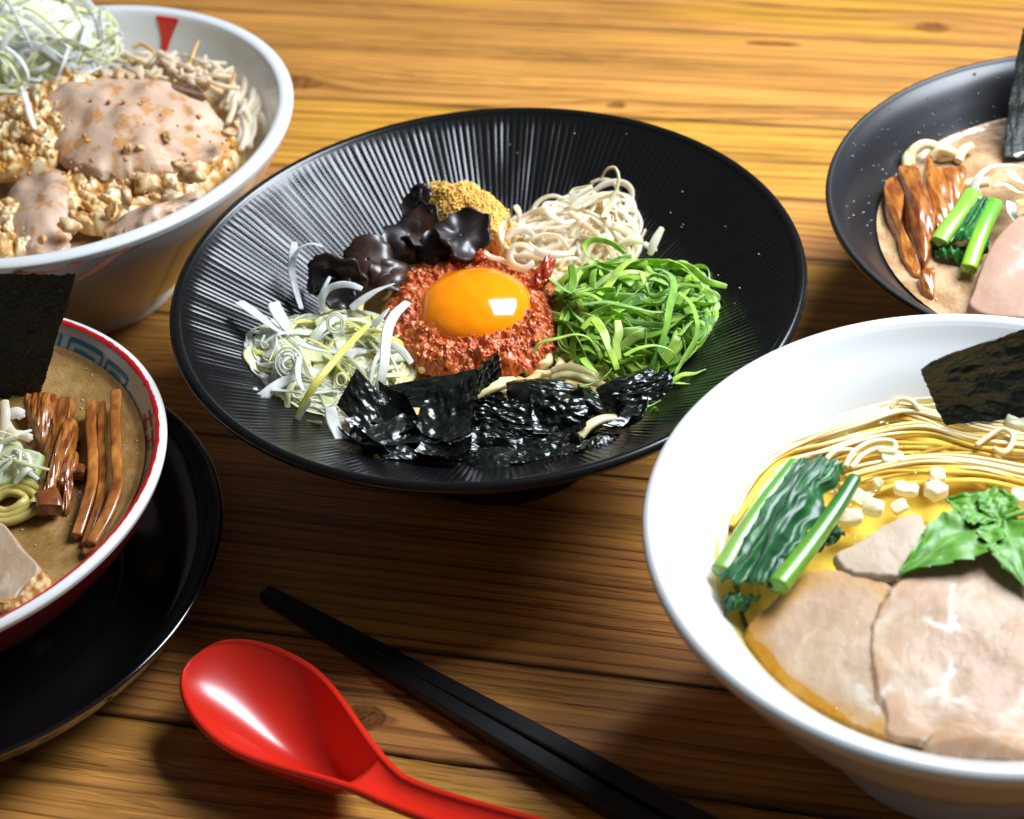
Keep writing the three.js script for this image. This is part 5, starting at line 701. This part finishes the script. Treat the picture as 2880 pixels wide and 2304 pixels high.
  part('fat_edge', slab([[-0.16142,0.0668,0.07688],[-0.15933,0.066,0.07836],[-0.15921,0.0652,0.08087],[-0.1629,0.0645,0.08616],[-0.16741,0.064,0.09144],[-0.17236,0.064,0.09232],[-0.17825,0.064,0.08988],[-0.17833,0.0645,0.08843],[-0.16972,0.0648,0.08997],[-0.16697,0.0652,0.08561],[-0.16311,0.0662,0.0813]], 0.005, { n: 150, rings: 26, lift: (p) => 0.0009 * fbm(p[0] * 150, 4, p[2] * 150), col: (u, v, p) => mix3([0.44, 0.18, 0.045], [0.66, 0.44, 0.20], sstep(-0.2, 0.4, n3(p[0] * 300, 3, p[2] * 300))) }), porkM, pk);
}
// --- greens: stems and a wilted leaf ---
const stemM = VC(0.34, { clearcoat: 0.25, clearcoatRoughness: 0.12, transmission: 0.15, thickness: 0 });
function wiltLeaf(q, seed, { n = 70, amp = 0.003, th = 0.0006, dark = [0.004, 0.070, 0.016], light = [0.025, 0.17, 0.025], hump = 0.004 } = {}) {
  const fn = (u, v) => {
    const e = 0.22 * fbm(v * 4 + seed, 1, seed, 3), U = lerp(0, 1, u) + (u > 0.5 ? e : -e * 0.6) * Math.abs(u - 0.5) * 2, W = v + (v > 0.5 ? 0.06 : -0.05) * fbm(u * 6, 2, seed, 3) * Math.abs(v - 0.5) * 2;
    const p = add(mul(add(mul(q[0], 1 - U), mul(q[1], U)), 1 - W), mul(add(mul(q[3], 1 - U), mul(q[2], U)), W));
    return add(p, [0, hump * sin(PI * u) * sin(PI * clamp(v * 0.9 + 0.05)) ** 0.5 + amp * n3(u * 3.0 + seed, v * 1.0, 1) * 0.6 + amp * 0.3 * (1 - Math.abs(n3(u * 3.2 + 0.9 * v, v * 1.5 + seed, 3)) * 2) + amp * 0.10 * n3(u * 8, v * 5, seed), 0]);
  };
  return sheet(n, n, fn, th, { col: (u, v, p) => mix3(dark, light, sstep(0.0, 0.6, fbm(u * 9, v * 3, seed, 3)) * 0.8 + sstep(0.035, 0.008, Math.abs(n3(u * 3 + v, v * 1.4, seed + 3))) * 0.5) });
}
const leafM = VC(0.45, { clearcoat: 0.10, clearcoatRoughness: 0.1 });
const stemCol = (a, b) => (t, g, p) => mul(mix3(a, b, sstep(0.1, 0.9, t)), 1 + 0.15 * n3(p[0] * 700, p[1] * 700, p[2] * 60));
{
  const o = thing('boiled_greens', 'dark green boiled leaf with two pale stems in the golden soup', 'greens');
  part('leaf', wiltLeaf([[0.08797,0.0855,0.0819], [0.10541,0.0855,0.089], [0.07499,0.083,0.13656], [0.05813,0.0828,0.13135]], 3, { hump: 0.005 }), leafM, o);
  part('leaf', wiltLeaf([[0.08395,0.0835,0.08557], [0.09286,0.085,0.08429], [0.07074,0.084,0.12406], [0.06146,0.082,0.12457]], 8, { hump: 0.002, light: [0.10, 0.30, 0.05] }), leafM, o);
  part('stem', sweep([[0.08955,0.0835,0.08135],[0.07788,0.084,0.09732],[0.06755,0.0835,0.11243],[0.05864,0.082,0.12611]], { w: (t) => lerp(0.0040, 0.0066, t), h: (t) => lerp(0.0034, 0.0052, t), seg: 40, sides: 16, pow: 0.8, col: stemCol([0.10, 0.33, 0.03], [0.24, 0.42, 0.08]) }), stemM, o);
  part('stem', sweep([[0.1062,0.0865,0.09526],[0.09789,0.086,0.10742],[0.08556,0.085,0.12335],[0.07421,0.084,0.13681]], { w: (t) => lerp(0.0044, 0.0068, t), h: (t) => lerp(0.0040, 0.0060, t), seg: 40, sides: 16, pow: 0.8, col: stemCol([0.02, 0.14, 0.02], [0.15, 0.36, 0.015]) }), stemM, o);
  part('leaf_tip', wiltLeaf([[0.05761,0.079,0.13454], [0.06895,0.079,0.13491], [0.06375,0.078,0.13887], [0.05805,0.078,0.14056]], 5, { n: 36, hump: 0.003, light: [0.06, 0.30, 0.03] }), leafM, o);
  part('leaf_tip', wiltLeaf([[0.09027,0.079,0.11384], [0.09795,0.079,0.1082], [0.09988,0.0785,0.11274], [0.0904,0.078,0.11819]], 6, { n: 36, hump: 0.002 }), leafM, o);
  const o2 = thing('boiled_greens', 'bright green boiled stems with a small leaf in the black bowl', 'greens');
  part('stem', sweep([[0.19378,0.06,-0.09267],[0.18513,0.06,-0.07956],[0.17816,0.059,-0.07106],[0.17393,0.057,-0.06611]], { w: 0.0074, h: 0.0058, seg: 30, sides: 16, pow: 0.8, col: stemCol([0.22, 0.50, 0.04], [0.30, 0.56, 0.06]) }), stemM, o2);
  part('stem', sweep([[0.19965,0.062,-0.08147],[0.19273,0.0615,-0.06968],[0.18593,0.059,-0.05743],[0.18106,0.056,-0.04823]], { w: 0.0066, h: 0.0058, seg: 30, sides: 16, pow: 0.8, col: stemCol([0.12, 0.40, 0.02], [0.32, 0.60, 0.03]) }), stemM, o2);
  part('leaf', wiltLeaf([[0.19202,0.064,-0.07863], [0.19751,0.064,-0.08205], [0.18661,0.0595,-0.06022], [0.1769,0.0595,-0.0632]], 12, { n: 44, hump: 0.003, dark: [0.01, 0.12, 0.02], light: [0.04, 0.26, 0.03] }), leafM, o2);
  part('leaf_tip', wiltLeaf([[0.17275,0.055,-0.06797], [0.18294,0.055,-0.06368], [0.18057,0.0535,-0.05657], [0.17205,0.0535,-0.06171]], 13, { n: 30, hump: 0.002, dark: [0.02, 0.14, 0.02] }), leafM, o2);
  part('leaf_tip', wiltLeaf([[0.18929,0.0565,-0.0616], [0.19298,0.057,-0.06387], [0.19182,0.0555,-0.05894], [0.18863,0.055,-0.05721]], 14, { n: 24, hump: 0.002 }), leafM, o2);
}
// --- black bowl: leek, noodles, pork ---
{
  const o = thing('leek_curls', 'white and pale yellow leek curls beside the greens of the black bowl', 'leek');
  leekRib(o, 'leek_strand', [[0.19371,0.062,-0.09158],[0.19662,0.065,-0.09687],[0.20195,0.067,-0.1],[0.2095,0.068,-0.09897],[0.21817,0.067,-0.09623]], 0.0050, 0, 0.4, 0.5);
  leekRib(o, 'leek_strand', [[0.19416,0.061,-0.09302],[0.19667,0.061,-0.08609],[0.2023,0.061,-0.08312],[0.20739,0.062,-0.08386]], 0.0042, 4, 0.4, 0.5);
  leekRib(o, 'leek_strand', [[0.20158,0.0655,-0.08993],[0.20586,0.0665,-0.08759],[0.20882,0.066,-0.08264],[0.21142,0.0655,-0.08163]], 0.0085, 2, 0.6, 0.2);
  leekRib(o, 'leek_strand', [[0.20849,0.068,-0.0952],[0.20976,0.0675,-0.0892],[0.21203,0.067,-0.08694],[0.21642,0.067,-0.0874]], 0.0070, 2, 0.5, 0.3);
  leekRib(o, 'leek_strand', [[0.20511,0.064,-0.07872],[0.20422,0.0625,-0.07231],[0.20598,0.061,-0.06798],[0.2123,0.061,-0.07054]], 0.0060, 4, 0.5, 0.5);
  leekRib(o, 'leek_strand', [[0.21327,0.068,-0.10492],[0.2169,0.069,-0.10532],[0.22065,0.069,-0.10324]], 0.0060, 0, 0.5, 0.3);
  leekRib(o, 'leek_strand', [[0.20736,0.067,-0.07504],[0.2097,0.067,-0.07083],[0.21435,0.067,-0.07247]], 0.0080, 3, 0.5, 0.3);
  const on = thing('noodles', 'pale noodle loops surfacing in the soup of the black bowl', 'noodles');
  for (const p of [[[0.17692,0.053,-0.1288],[0.17817,0.057,-0.13195],[0.18305,0.059,-0.1341],[0.18817,0.058,-0.13331],[0.19087,0.055,-0.13128]], [[0.18647,0.0545,-0.13153],[0.18938,0.057,-0.13187],[0.19351,0.057,-0.13037],[0.19682,0.0545,-0.13092]], [[0.18965,0.053,-0.1319],[0.19385,0.054,-0.13089],[0.19787,0.053,-0.1317]], [[0.19688,0.053,-0.12772],[0.20012,0.055,-0.13228],[0.20418,0.055,-0.135]], [[0.17498,0.052,-0.1266],[0.17607,0.0555,-0.13057],[0.18125,0.057,-0.13556]], [[0.19523,0.052,-0.11187],[0.20025,0.0525,-0.11149],[0.20556,0.052,-0.11192]]]) part('noodle', sweep(p, { w: 0.0042, h: 0.0040, seg: 24, sides: 10 }), noodleM[1], on);
  tag(part('pork_slice', slab([[0.22251,0.064,-0.07294],[0.21234,0.065,-0.07208],[0.20111,0.065,-0.06423],[0.19157,0.064,-0.05405],[0.18373,0.062,-0.04171],[0.1781,0.059,-0.03072],[0.17509,0.057,-0.02491],[0.17963,0.056,-0.01876],[0.19264,0.057,-0.01299],[0.20855,0.058,-0.01112]], 0.006, { n: 140, rings: 44, lift: (p, t) => porkLift(44, 0.0012)(p, t) + 0.003 * (1 - t * t), col: (u, v, p) => mul(mix3(porkCol(44, 0.35)(u, v, p), [0.50, 0.25, 0.18], 0.5), 0.85) }), porkM), 'pink pork slice at the right edge of the black bowl', 'pork slice');
}
// --- white soup bowl ---
{
  const o = thing('golden_soup', 'clear golden soup in the large white bowl', 'soup');
  part('soup_surface', brothGrid(cWR, 0.0790, 0.0748, (x, z) => 0.00025 * fbm(x * 70, 3, z * 70, 2)), M(0.985, 0.89, 0.50, 0.03, { transmission: 1, thickness: 0, ior: 1.36 }), o);
  part('soup_depth', brothGrid(cWR, 0.0715, 0.0655, (x, z) => 0.0008 * fbm(x * 90, 9, z * 90, 3)), M(0.88, 0.68, 0.26, 0.5), o);
  const on = thing('noodles', 'thin straight noodles swept along the back of the golden soup', 'noodles'), R = rngOf(91);
  const nm2 = [M(0.82, 0.62, 0.29, 0.3, { clearcoat: 0.3 }), M(0.80, 0.57, 0.22, 0.3, { clearcoat: 0.3 }), M(0.84, 0.69, 0.38, 0.3, { clearcoat: 0.3 })];
  const bundles = [[[[0.06504,0.0745,0.09497],[0.0734,0.0752,0.07906],[0.08321,0.0756,0.06765],[0.09847,0.076,0.06062],[0.11449,0.0764,0.0559],[0.13166,0.0768,0.05129],[0.14333,0.0766,0.05767],[0.1567,0.076,0.06456],[0.1716,0.0755,0.06868]], 9, 0.0030], [[[0.06655,0.0735,0.09764],[0.07808,0.0745,0.08048],[0.08985,0.075,0.06953],[0.10446,0.0752,0.06601],[0.12135,0.0752,0.06181],[0.13735,0.0752,0.06206],[0.15134,0.075,0.0702],[0.16965,0.0748,0.07591]], 9, 0.0042],
    [[[0.10662,0.0742,0.08018],[0.11756,0.0752,0.07933],[0.13243,0.0758,0.07864],[0.14661,0.0758,0.08087],[0.16613,0.0752,0.0884]], 7, 0.0034], [[[0.10536,0.0735,0.08651],[0.11992,0.0742,0.08226],[0.13619,0.0746,0.08378],[0.15028,0.0746,0.08598],[0.16558,0.0745,0.09405]], 7, 0.0042], [[[0.12892,0.0745,0.05046],[0.13743,0.0752,0.0574],[0.14663,0.0752,0.06509],[0.15745,0.075,0.06965],[0.17078,0.075,0.07178]], 5, 0.0030], [[[0.0733,0.072,0.08571],[0.08708,0.0728,0.07409],[0.10356,0.073,0.07092],[0.11635,0.073,0.06689],[0.13025,0.0728,0.06735]], 7, 0.0050], [[[0.12968,0.0725,0.06995],[0.1433,0.073,0.07116],[0.15629,0.073,0.07473],[0.16971,0.073,0.07984]], 6, 0.0050]];
  for (const [p0, n, sp] of bundles) for (let i = 0; i < n; i++) { const p = [...p0]; if (i % 4) { const q = p[p.length - 1], f = 0.75 + 0.25 * (i % 3); p.push([q[0] + 0.022 * f, q[1], q[2] + 0.010 * f], [q[0] + 0.036 * f, q[1] - 0.0006, q[2] + 0.030 * f]); } const a = (R() - 0.5) * sp * 2, b = (R() - 0.5) * sp * 2, e = R() * 9; part('noodle', sweep(p.map((q, j) => { const t = j / (p.length - 1), d = lerp(a, b, t) + 0.0006 * sin(j * 1.3 + e); return [q[0] + d * 0.35, q[1] - (i % 2 ? 0.0022 : 0.0006) + 0.0012 * (R() - 0.5), q[2] + d]; }), { w: 0.0015, h: 0.0013, seg: 60, sides: 7, pow: 0.8 }), nm2[i % 3], on); }
  for (const p of [[[0.15138,0.0755,0.07381],[0.15594,0.0765,0.07115],[0.16093,0.0772,0.06896],[0.16366,0.0772,0.07168],[0.16253,0.0766,0.0761],[0.15884,0.0758,0.07908],[0.1568,0.0752,0.07583]], [[0.10723,0.0752,0.07697],[0.11133,0.0762,0.07128],[0.11902,0.0766,0.06766],[0.12517,0.0764,0.06917],[0.12384,0.076,0.07303],[0.11916,0.0756,0.07183]], [[0.109,0.0752,0.07799],[0.11332,0.076,0.07362],[0.11931,0.0762,0.07103],[0.12406,0.0758,0.07208]], [[0.1011,0.0752,0.07303],[0.10566,0.0758,0.06992],[0.11143,0.0758,0.07084],[0.10873,0.0754,0.07445]], [[0.1275,0.0765,0.05183],[0.13085,0.0785,0.05002],[0.13458,0.0785,0.05143],[0.13693,0.077,0.05475]]]) part('noodle', sweep(p, { w: 0.0020, h: 0.0018, seg: 40, sides: 8 }), nm2[2], on);
  { const R9 = rngOf(97), gs = []; for (let i = 0; i < 90; i++) { const a = PI * (0.55 + 1.0 * R9()), q = 0.078 * Math.sqrt(0.25 + 0.72 * R9()), s = 0.0005 + 0.0013 * R9() * R9(), b = new THREE.SphereGeometry(s, 14, 7, 0, 2 * PI, 0, PI / 2); b.scale(1, 0.22, 1); gs.push(xf(b, [cWR[0] + q * cos(a), 0.0750, cWR[2] + q * sin(a)])); }
    part('oil_bead', mergeGeometries(gs), M(0.98, 0.86, 0.42, 0.04, { transmission: 0.9, thickness: 0 }), o, 'stuff'); }
  // diced onion
  const om = M(0.88, 0.84, 0.60, 0.8, { clearcoat: 0.5, clearcoatRoughness: 0.12, transmission: 0.45, thickness: 0 }), gp = 'diced onion floating in the golden soup';
  for (const [p, s, r, lab] of [[[0.12341,0.0758,0.07498], [0.0074, 0.0016, 0.0058], 0.2, 'flat onion square lying on the noodles'], [[0.12414,0.0762,0.09123], [0.0078, 0.003, 0.0056], 0.5, 'onion dice left of the greenish one'], [[0.13308,0.0768,0.09413], [0.0066, 0.0042, 0.0066], -0.5, 'greenish white onion dice close to the herb leaf'], [[0.11173,0.0775,0.09926], [0.0068, 0.004, 0.0058], 0.4, 'onion dice on top of another right of the green stem'], [[0.10376,0.076,0.10105], [0.0086, 0.003, 0.0066], 0.2, 'onion dice nearest the dark green leaf'], [[0.11604,0.0755,0.08631], [0.0034, 0.002, 0.0028], 0.9, 'tiny onion bit above the dice pair'], [[0.12028,0.0757,0.09862], [0.0056, 0.0022, 0.005], -0.2, 'small onion dice behind the pale pork edge'], [[0.15878,0.0775,0.10198], [0.0075, 0.004, 0.007], 0.3, 'onion dice right of the herb sprig'], [[0.13582,0.0752,0.08512], [0.0050, 0.002, 0.0066], 0.1, 'sunken onion dice under the noodles'], [[0.168,0.0768,0.06501], [0.0090, 0.003, 0.0070], 0.5, 'onion dice just below the nori sheet'], [[0.10899,0.0755,0.09213], [0.0070, 0.002, 0.0060], 0.8, 'onion dice half hidden at the back of the pair']]) {
    const g = grid(16, 12, (u, v) => { const a = u * 2 * PI, b = (v - 0.5) * PI, e = (x, k) => Math.sign(x) * Math.pow(Math.abs(x), k); const x = s[0] / 2 * e(cos(b), 0.4) * e(cos(a), 0.5), z = s[2] / 2 * e(cos(b), 0.4) * e(sin(a), 0.5), y = s[1] / 2 * e(sin(b), 0.4) + 0.0009 * n3(x * 300, z * 300, p[0] * 99) + 14 * x * x - 0.0006; return [p[0] + x * cos(r) - z * sin(r), p[1] + y, p[2] + x * sin(r) + z * cos(r)]; }, { wrap: true });
    tag(part('onion_dice', g, om), lab, 'onion', gp);
  }
  // pork
  const gp2 = 'pork slices in the golden soup', pk = (pts, th, seed, lift, lab, f, w, post) => tag(part('pork_slice', slab(pts, th, { n: 260, rings: 120, lift: (p, t) => porkLift(seed, 0.0012)(p, t) + lift * (1 - t * t), col: (u, v, p) => { let c = porkCol(seed, f, w)(u, v, p); return post ? post(c, p) : c; }, round: 0.0011, rough: 0.0005, wob: 0.0009 }), porkM), lab, 'pork slice', gp2);
  pk([[0.06303,0.0742,0.14505],[0.06655,0.0755,0.14009],[0.07406,0.077,0.13432],[0.08287,0.0782,0.12794],[0.09132,0.079,0.12688],[0.10166,0.0795,0.13007],[0.10934,0.0796,0.13745],[0.10866,0.0796,0.15952],[0.1043,0.0786,0.17893],[0.09869,0.0765,0.19297],[0.09196,0.0755,0.18925],[0.08116,0.0745,0.1796],[0.07254,0.0738,0.1703],[0.06655,0.0735,0.15939],[0.06365,0.0736,0.15117]], 0.004, 51, 0.0008, 'large pork slice at the left of the golden soup, edge under the broth', 0.45, 1);
  pk([[0.09749,0.08,0.16117],[0.10103,0.0806,0.15067],[0.10724,0.0818,0.14159],[0.11452,0.0822,0.13314],[0.12216,0.0826,0.12374],[0.13196,0.0828,0.11743],[0.14882,0.0828,0.11675],[0.17162,0.0822,0.1244],[0.16886,0.0805,0.16889],[0.14948,0.078,0.19978],[0.13102,0.0772,0.20367],[0.11234,0.0774,0.19879],[0.09995,0.0774,0.1939],[0.09641,0.0776,0.19164],[0.09698,0.0782,0.1843],[0.09639,0.0792,0.17496]], 0.0018, 57, 0.0010, 'pork slice with white fat streaks overlapping the left one', 0.8, 0.2);
  pk([[0.09506,0.08,0.12177],[0.1012,0.0808,0.11874],[0.11384,0.0815,0.11169],[0.12328,0.082,0.10956],[0.12318,0.0828,0.11932],[0.11689,0.0825,0.13225],[0.11299,0.0815,0.13529],[0.1037,0.081,0.13304],[0.09645,0.0803,0.12856]], 0.004, 63, 0.001, 'pale fatty pork lobe behind the two big slices', 0.5, 0, (c) => mix3(c, [0.52, 0.43, 0.33], 0.55));
  pk([[0.10457,0.08,0.19929],[0.10962,0.0812,0.19454],[0.11566,0.0818,0.19424],[0.11993,0.0818,0.19709],[0.1217,0.0812,0.20196],[0.12386,0.0815,0.1993],[0.12859,0.0818,0.19826],[0.13374,0.081,0.20149],[0.13235,0.0795,0.20703],[0.11803,0.079,0.20534],[0.1065,0.079,0.2019]], 0.005, 69, 0.003, 'browned ragged pork end against the front rim of the white bowl', 0.3, 0, (c, p) => mix3(c, [0.52, 0.24, 0.10], 0.35 + 0.3 * n3(p[0] * 200, 1, p[2] * 200)));
  // white fat streaks on the meat
  const R4 = rngOf(95);
  // herb sprig
  const oh = thing('herb_sprig', 'three lobed bright green herb sprig lying on the pork', 'herb');
  const hm = VC(0.5, { clearcoat: 0.06, clearcoatRoughness: 0.2, transmission: 0.2, thickness: 0 });
  const leaflet = (b, t, wd, seed, lift) => {
    const ax = sub(t, b), L = Math.hypot(...ax), d = norm(ax), s = norm([-d[2], 0, d[0]]);
    const fn = (u, v) => { const k = v, saw = (k * 8 + seed * 0.3) % 1, base = wd * Math.pow(sin(PI * Math.pow(k * 0.95 + 0.045, 0.85)), 0.9) * (0.86 + 0.14 * (1 - saw) + 0.16 * Math.abs(sin(k * 6 + seed))), x = (u - 0.5) * 2, y = 0.0016 * Math.abs(x) * (1 - k * 0.5) + 0.00035 * sin(k * 30 - Math.abs(x) * 6) * Math.abs(x) + lift * sin(PI * k) + 0.0006 * n3(k * 2.5, x * 1.5, seed); return add(add(b, mul(d, L * (k - 0.12 * Math.abs(x) * sin(PI * k)))), add(mul(s, x * base), [0, y, 0])); };
    return sheet(44, 90, fn, 0.0004, { col: (u, v) => { const x = Math.abs(u - 0.5) * 2, vein = sstep(0.05, 0.01, x) + 0.5 * sstep(0.10, 0.02, Math.abs(((v * 8 - x * 2.6) % 1 + 1) % 1 - 0.5)); return mix3(mix3([0.060, 0.24, 0.008], [0.14, 0.36, 0.014], 0.5 + 0.5 * n3(u * 6, v * 8, seed)), [0.26, 0.52, 0.06], clamp(vein) * 0.6); } });
  };
  const hb = [0.14563,0.0856,0.12025];
  part('leaflet', leaflet(hb, [0.11139,0.0836,0.13639], 0.0098, 1, 0.002), hm, oh);
  part('leaflet', leaflet(hb, [0.13246,0.085,0.10819], 0.0082, 2, 0.002), hm, oh);
  part('leaflet', leaflet(hb, [0.14807,0.0856,0.1057], 0.0062, 4, 0.002), hm, oh);
  part('leaflet', leaflet(hb, [0.14738,0.084,0.14936], 0.0085, 3, 0.002), hm, oh);
  part('stem', sweep([hb, add([0.1536,0.09,0.12159], [0, 0, 0]), [0.16571,0.087,0.11887]], { w: 0.0020, h: 0.0016, seg: 16, sides: 8, col: () => [0.30, 0.55, 0.12] }), VC(0.3), oh);
}
renderer.render(scene, camera);
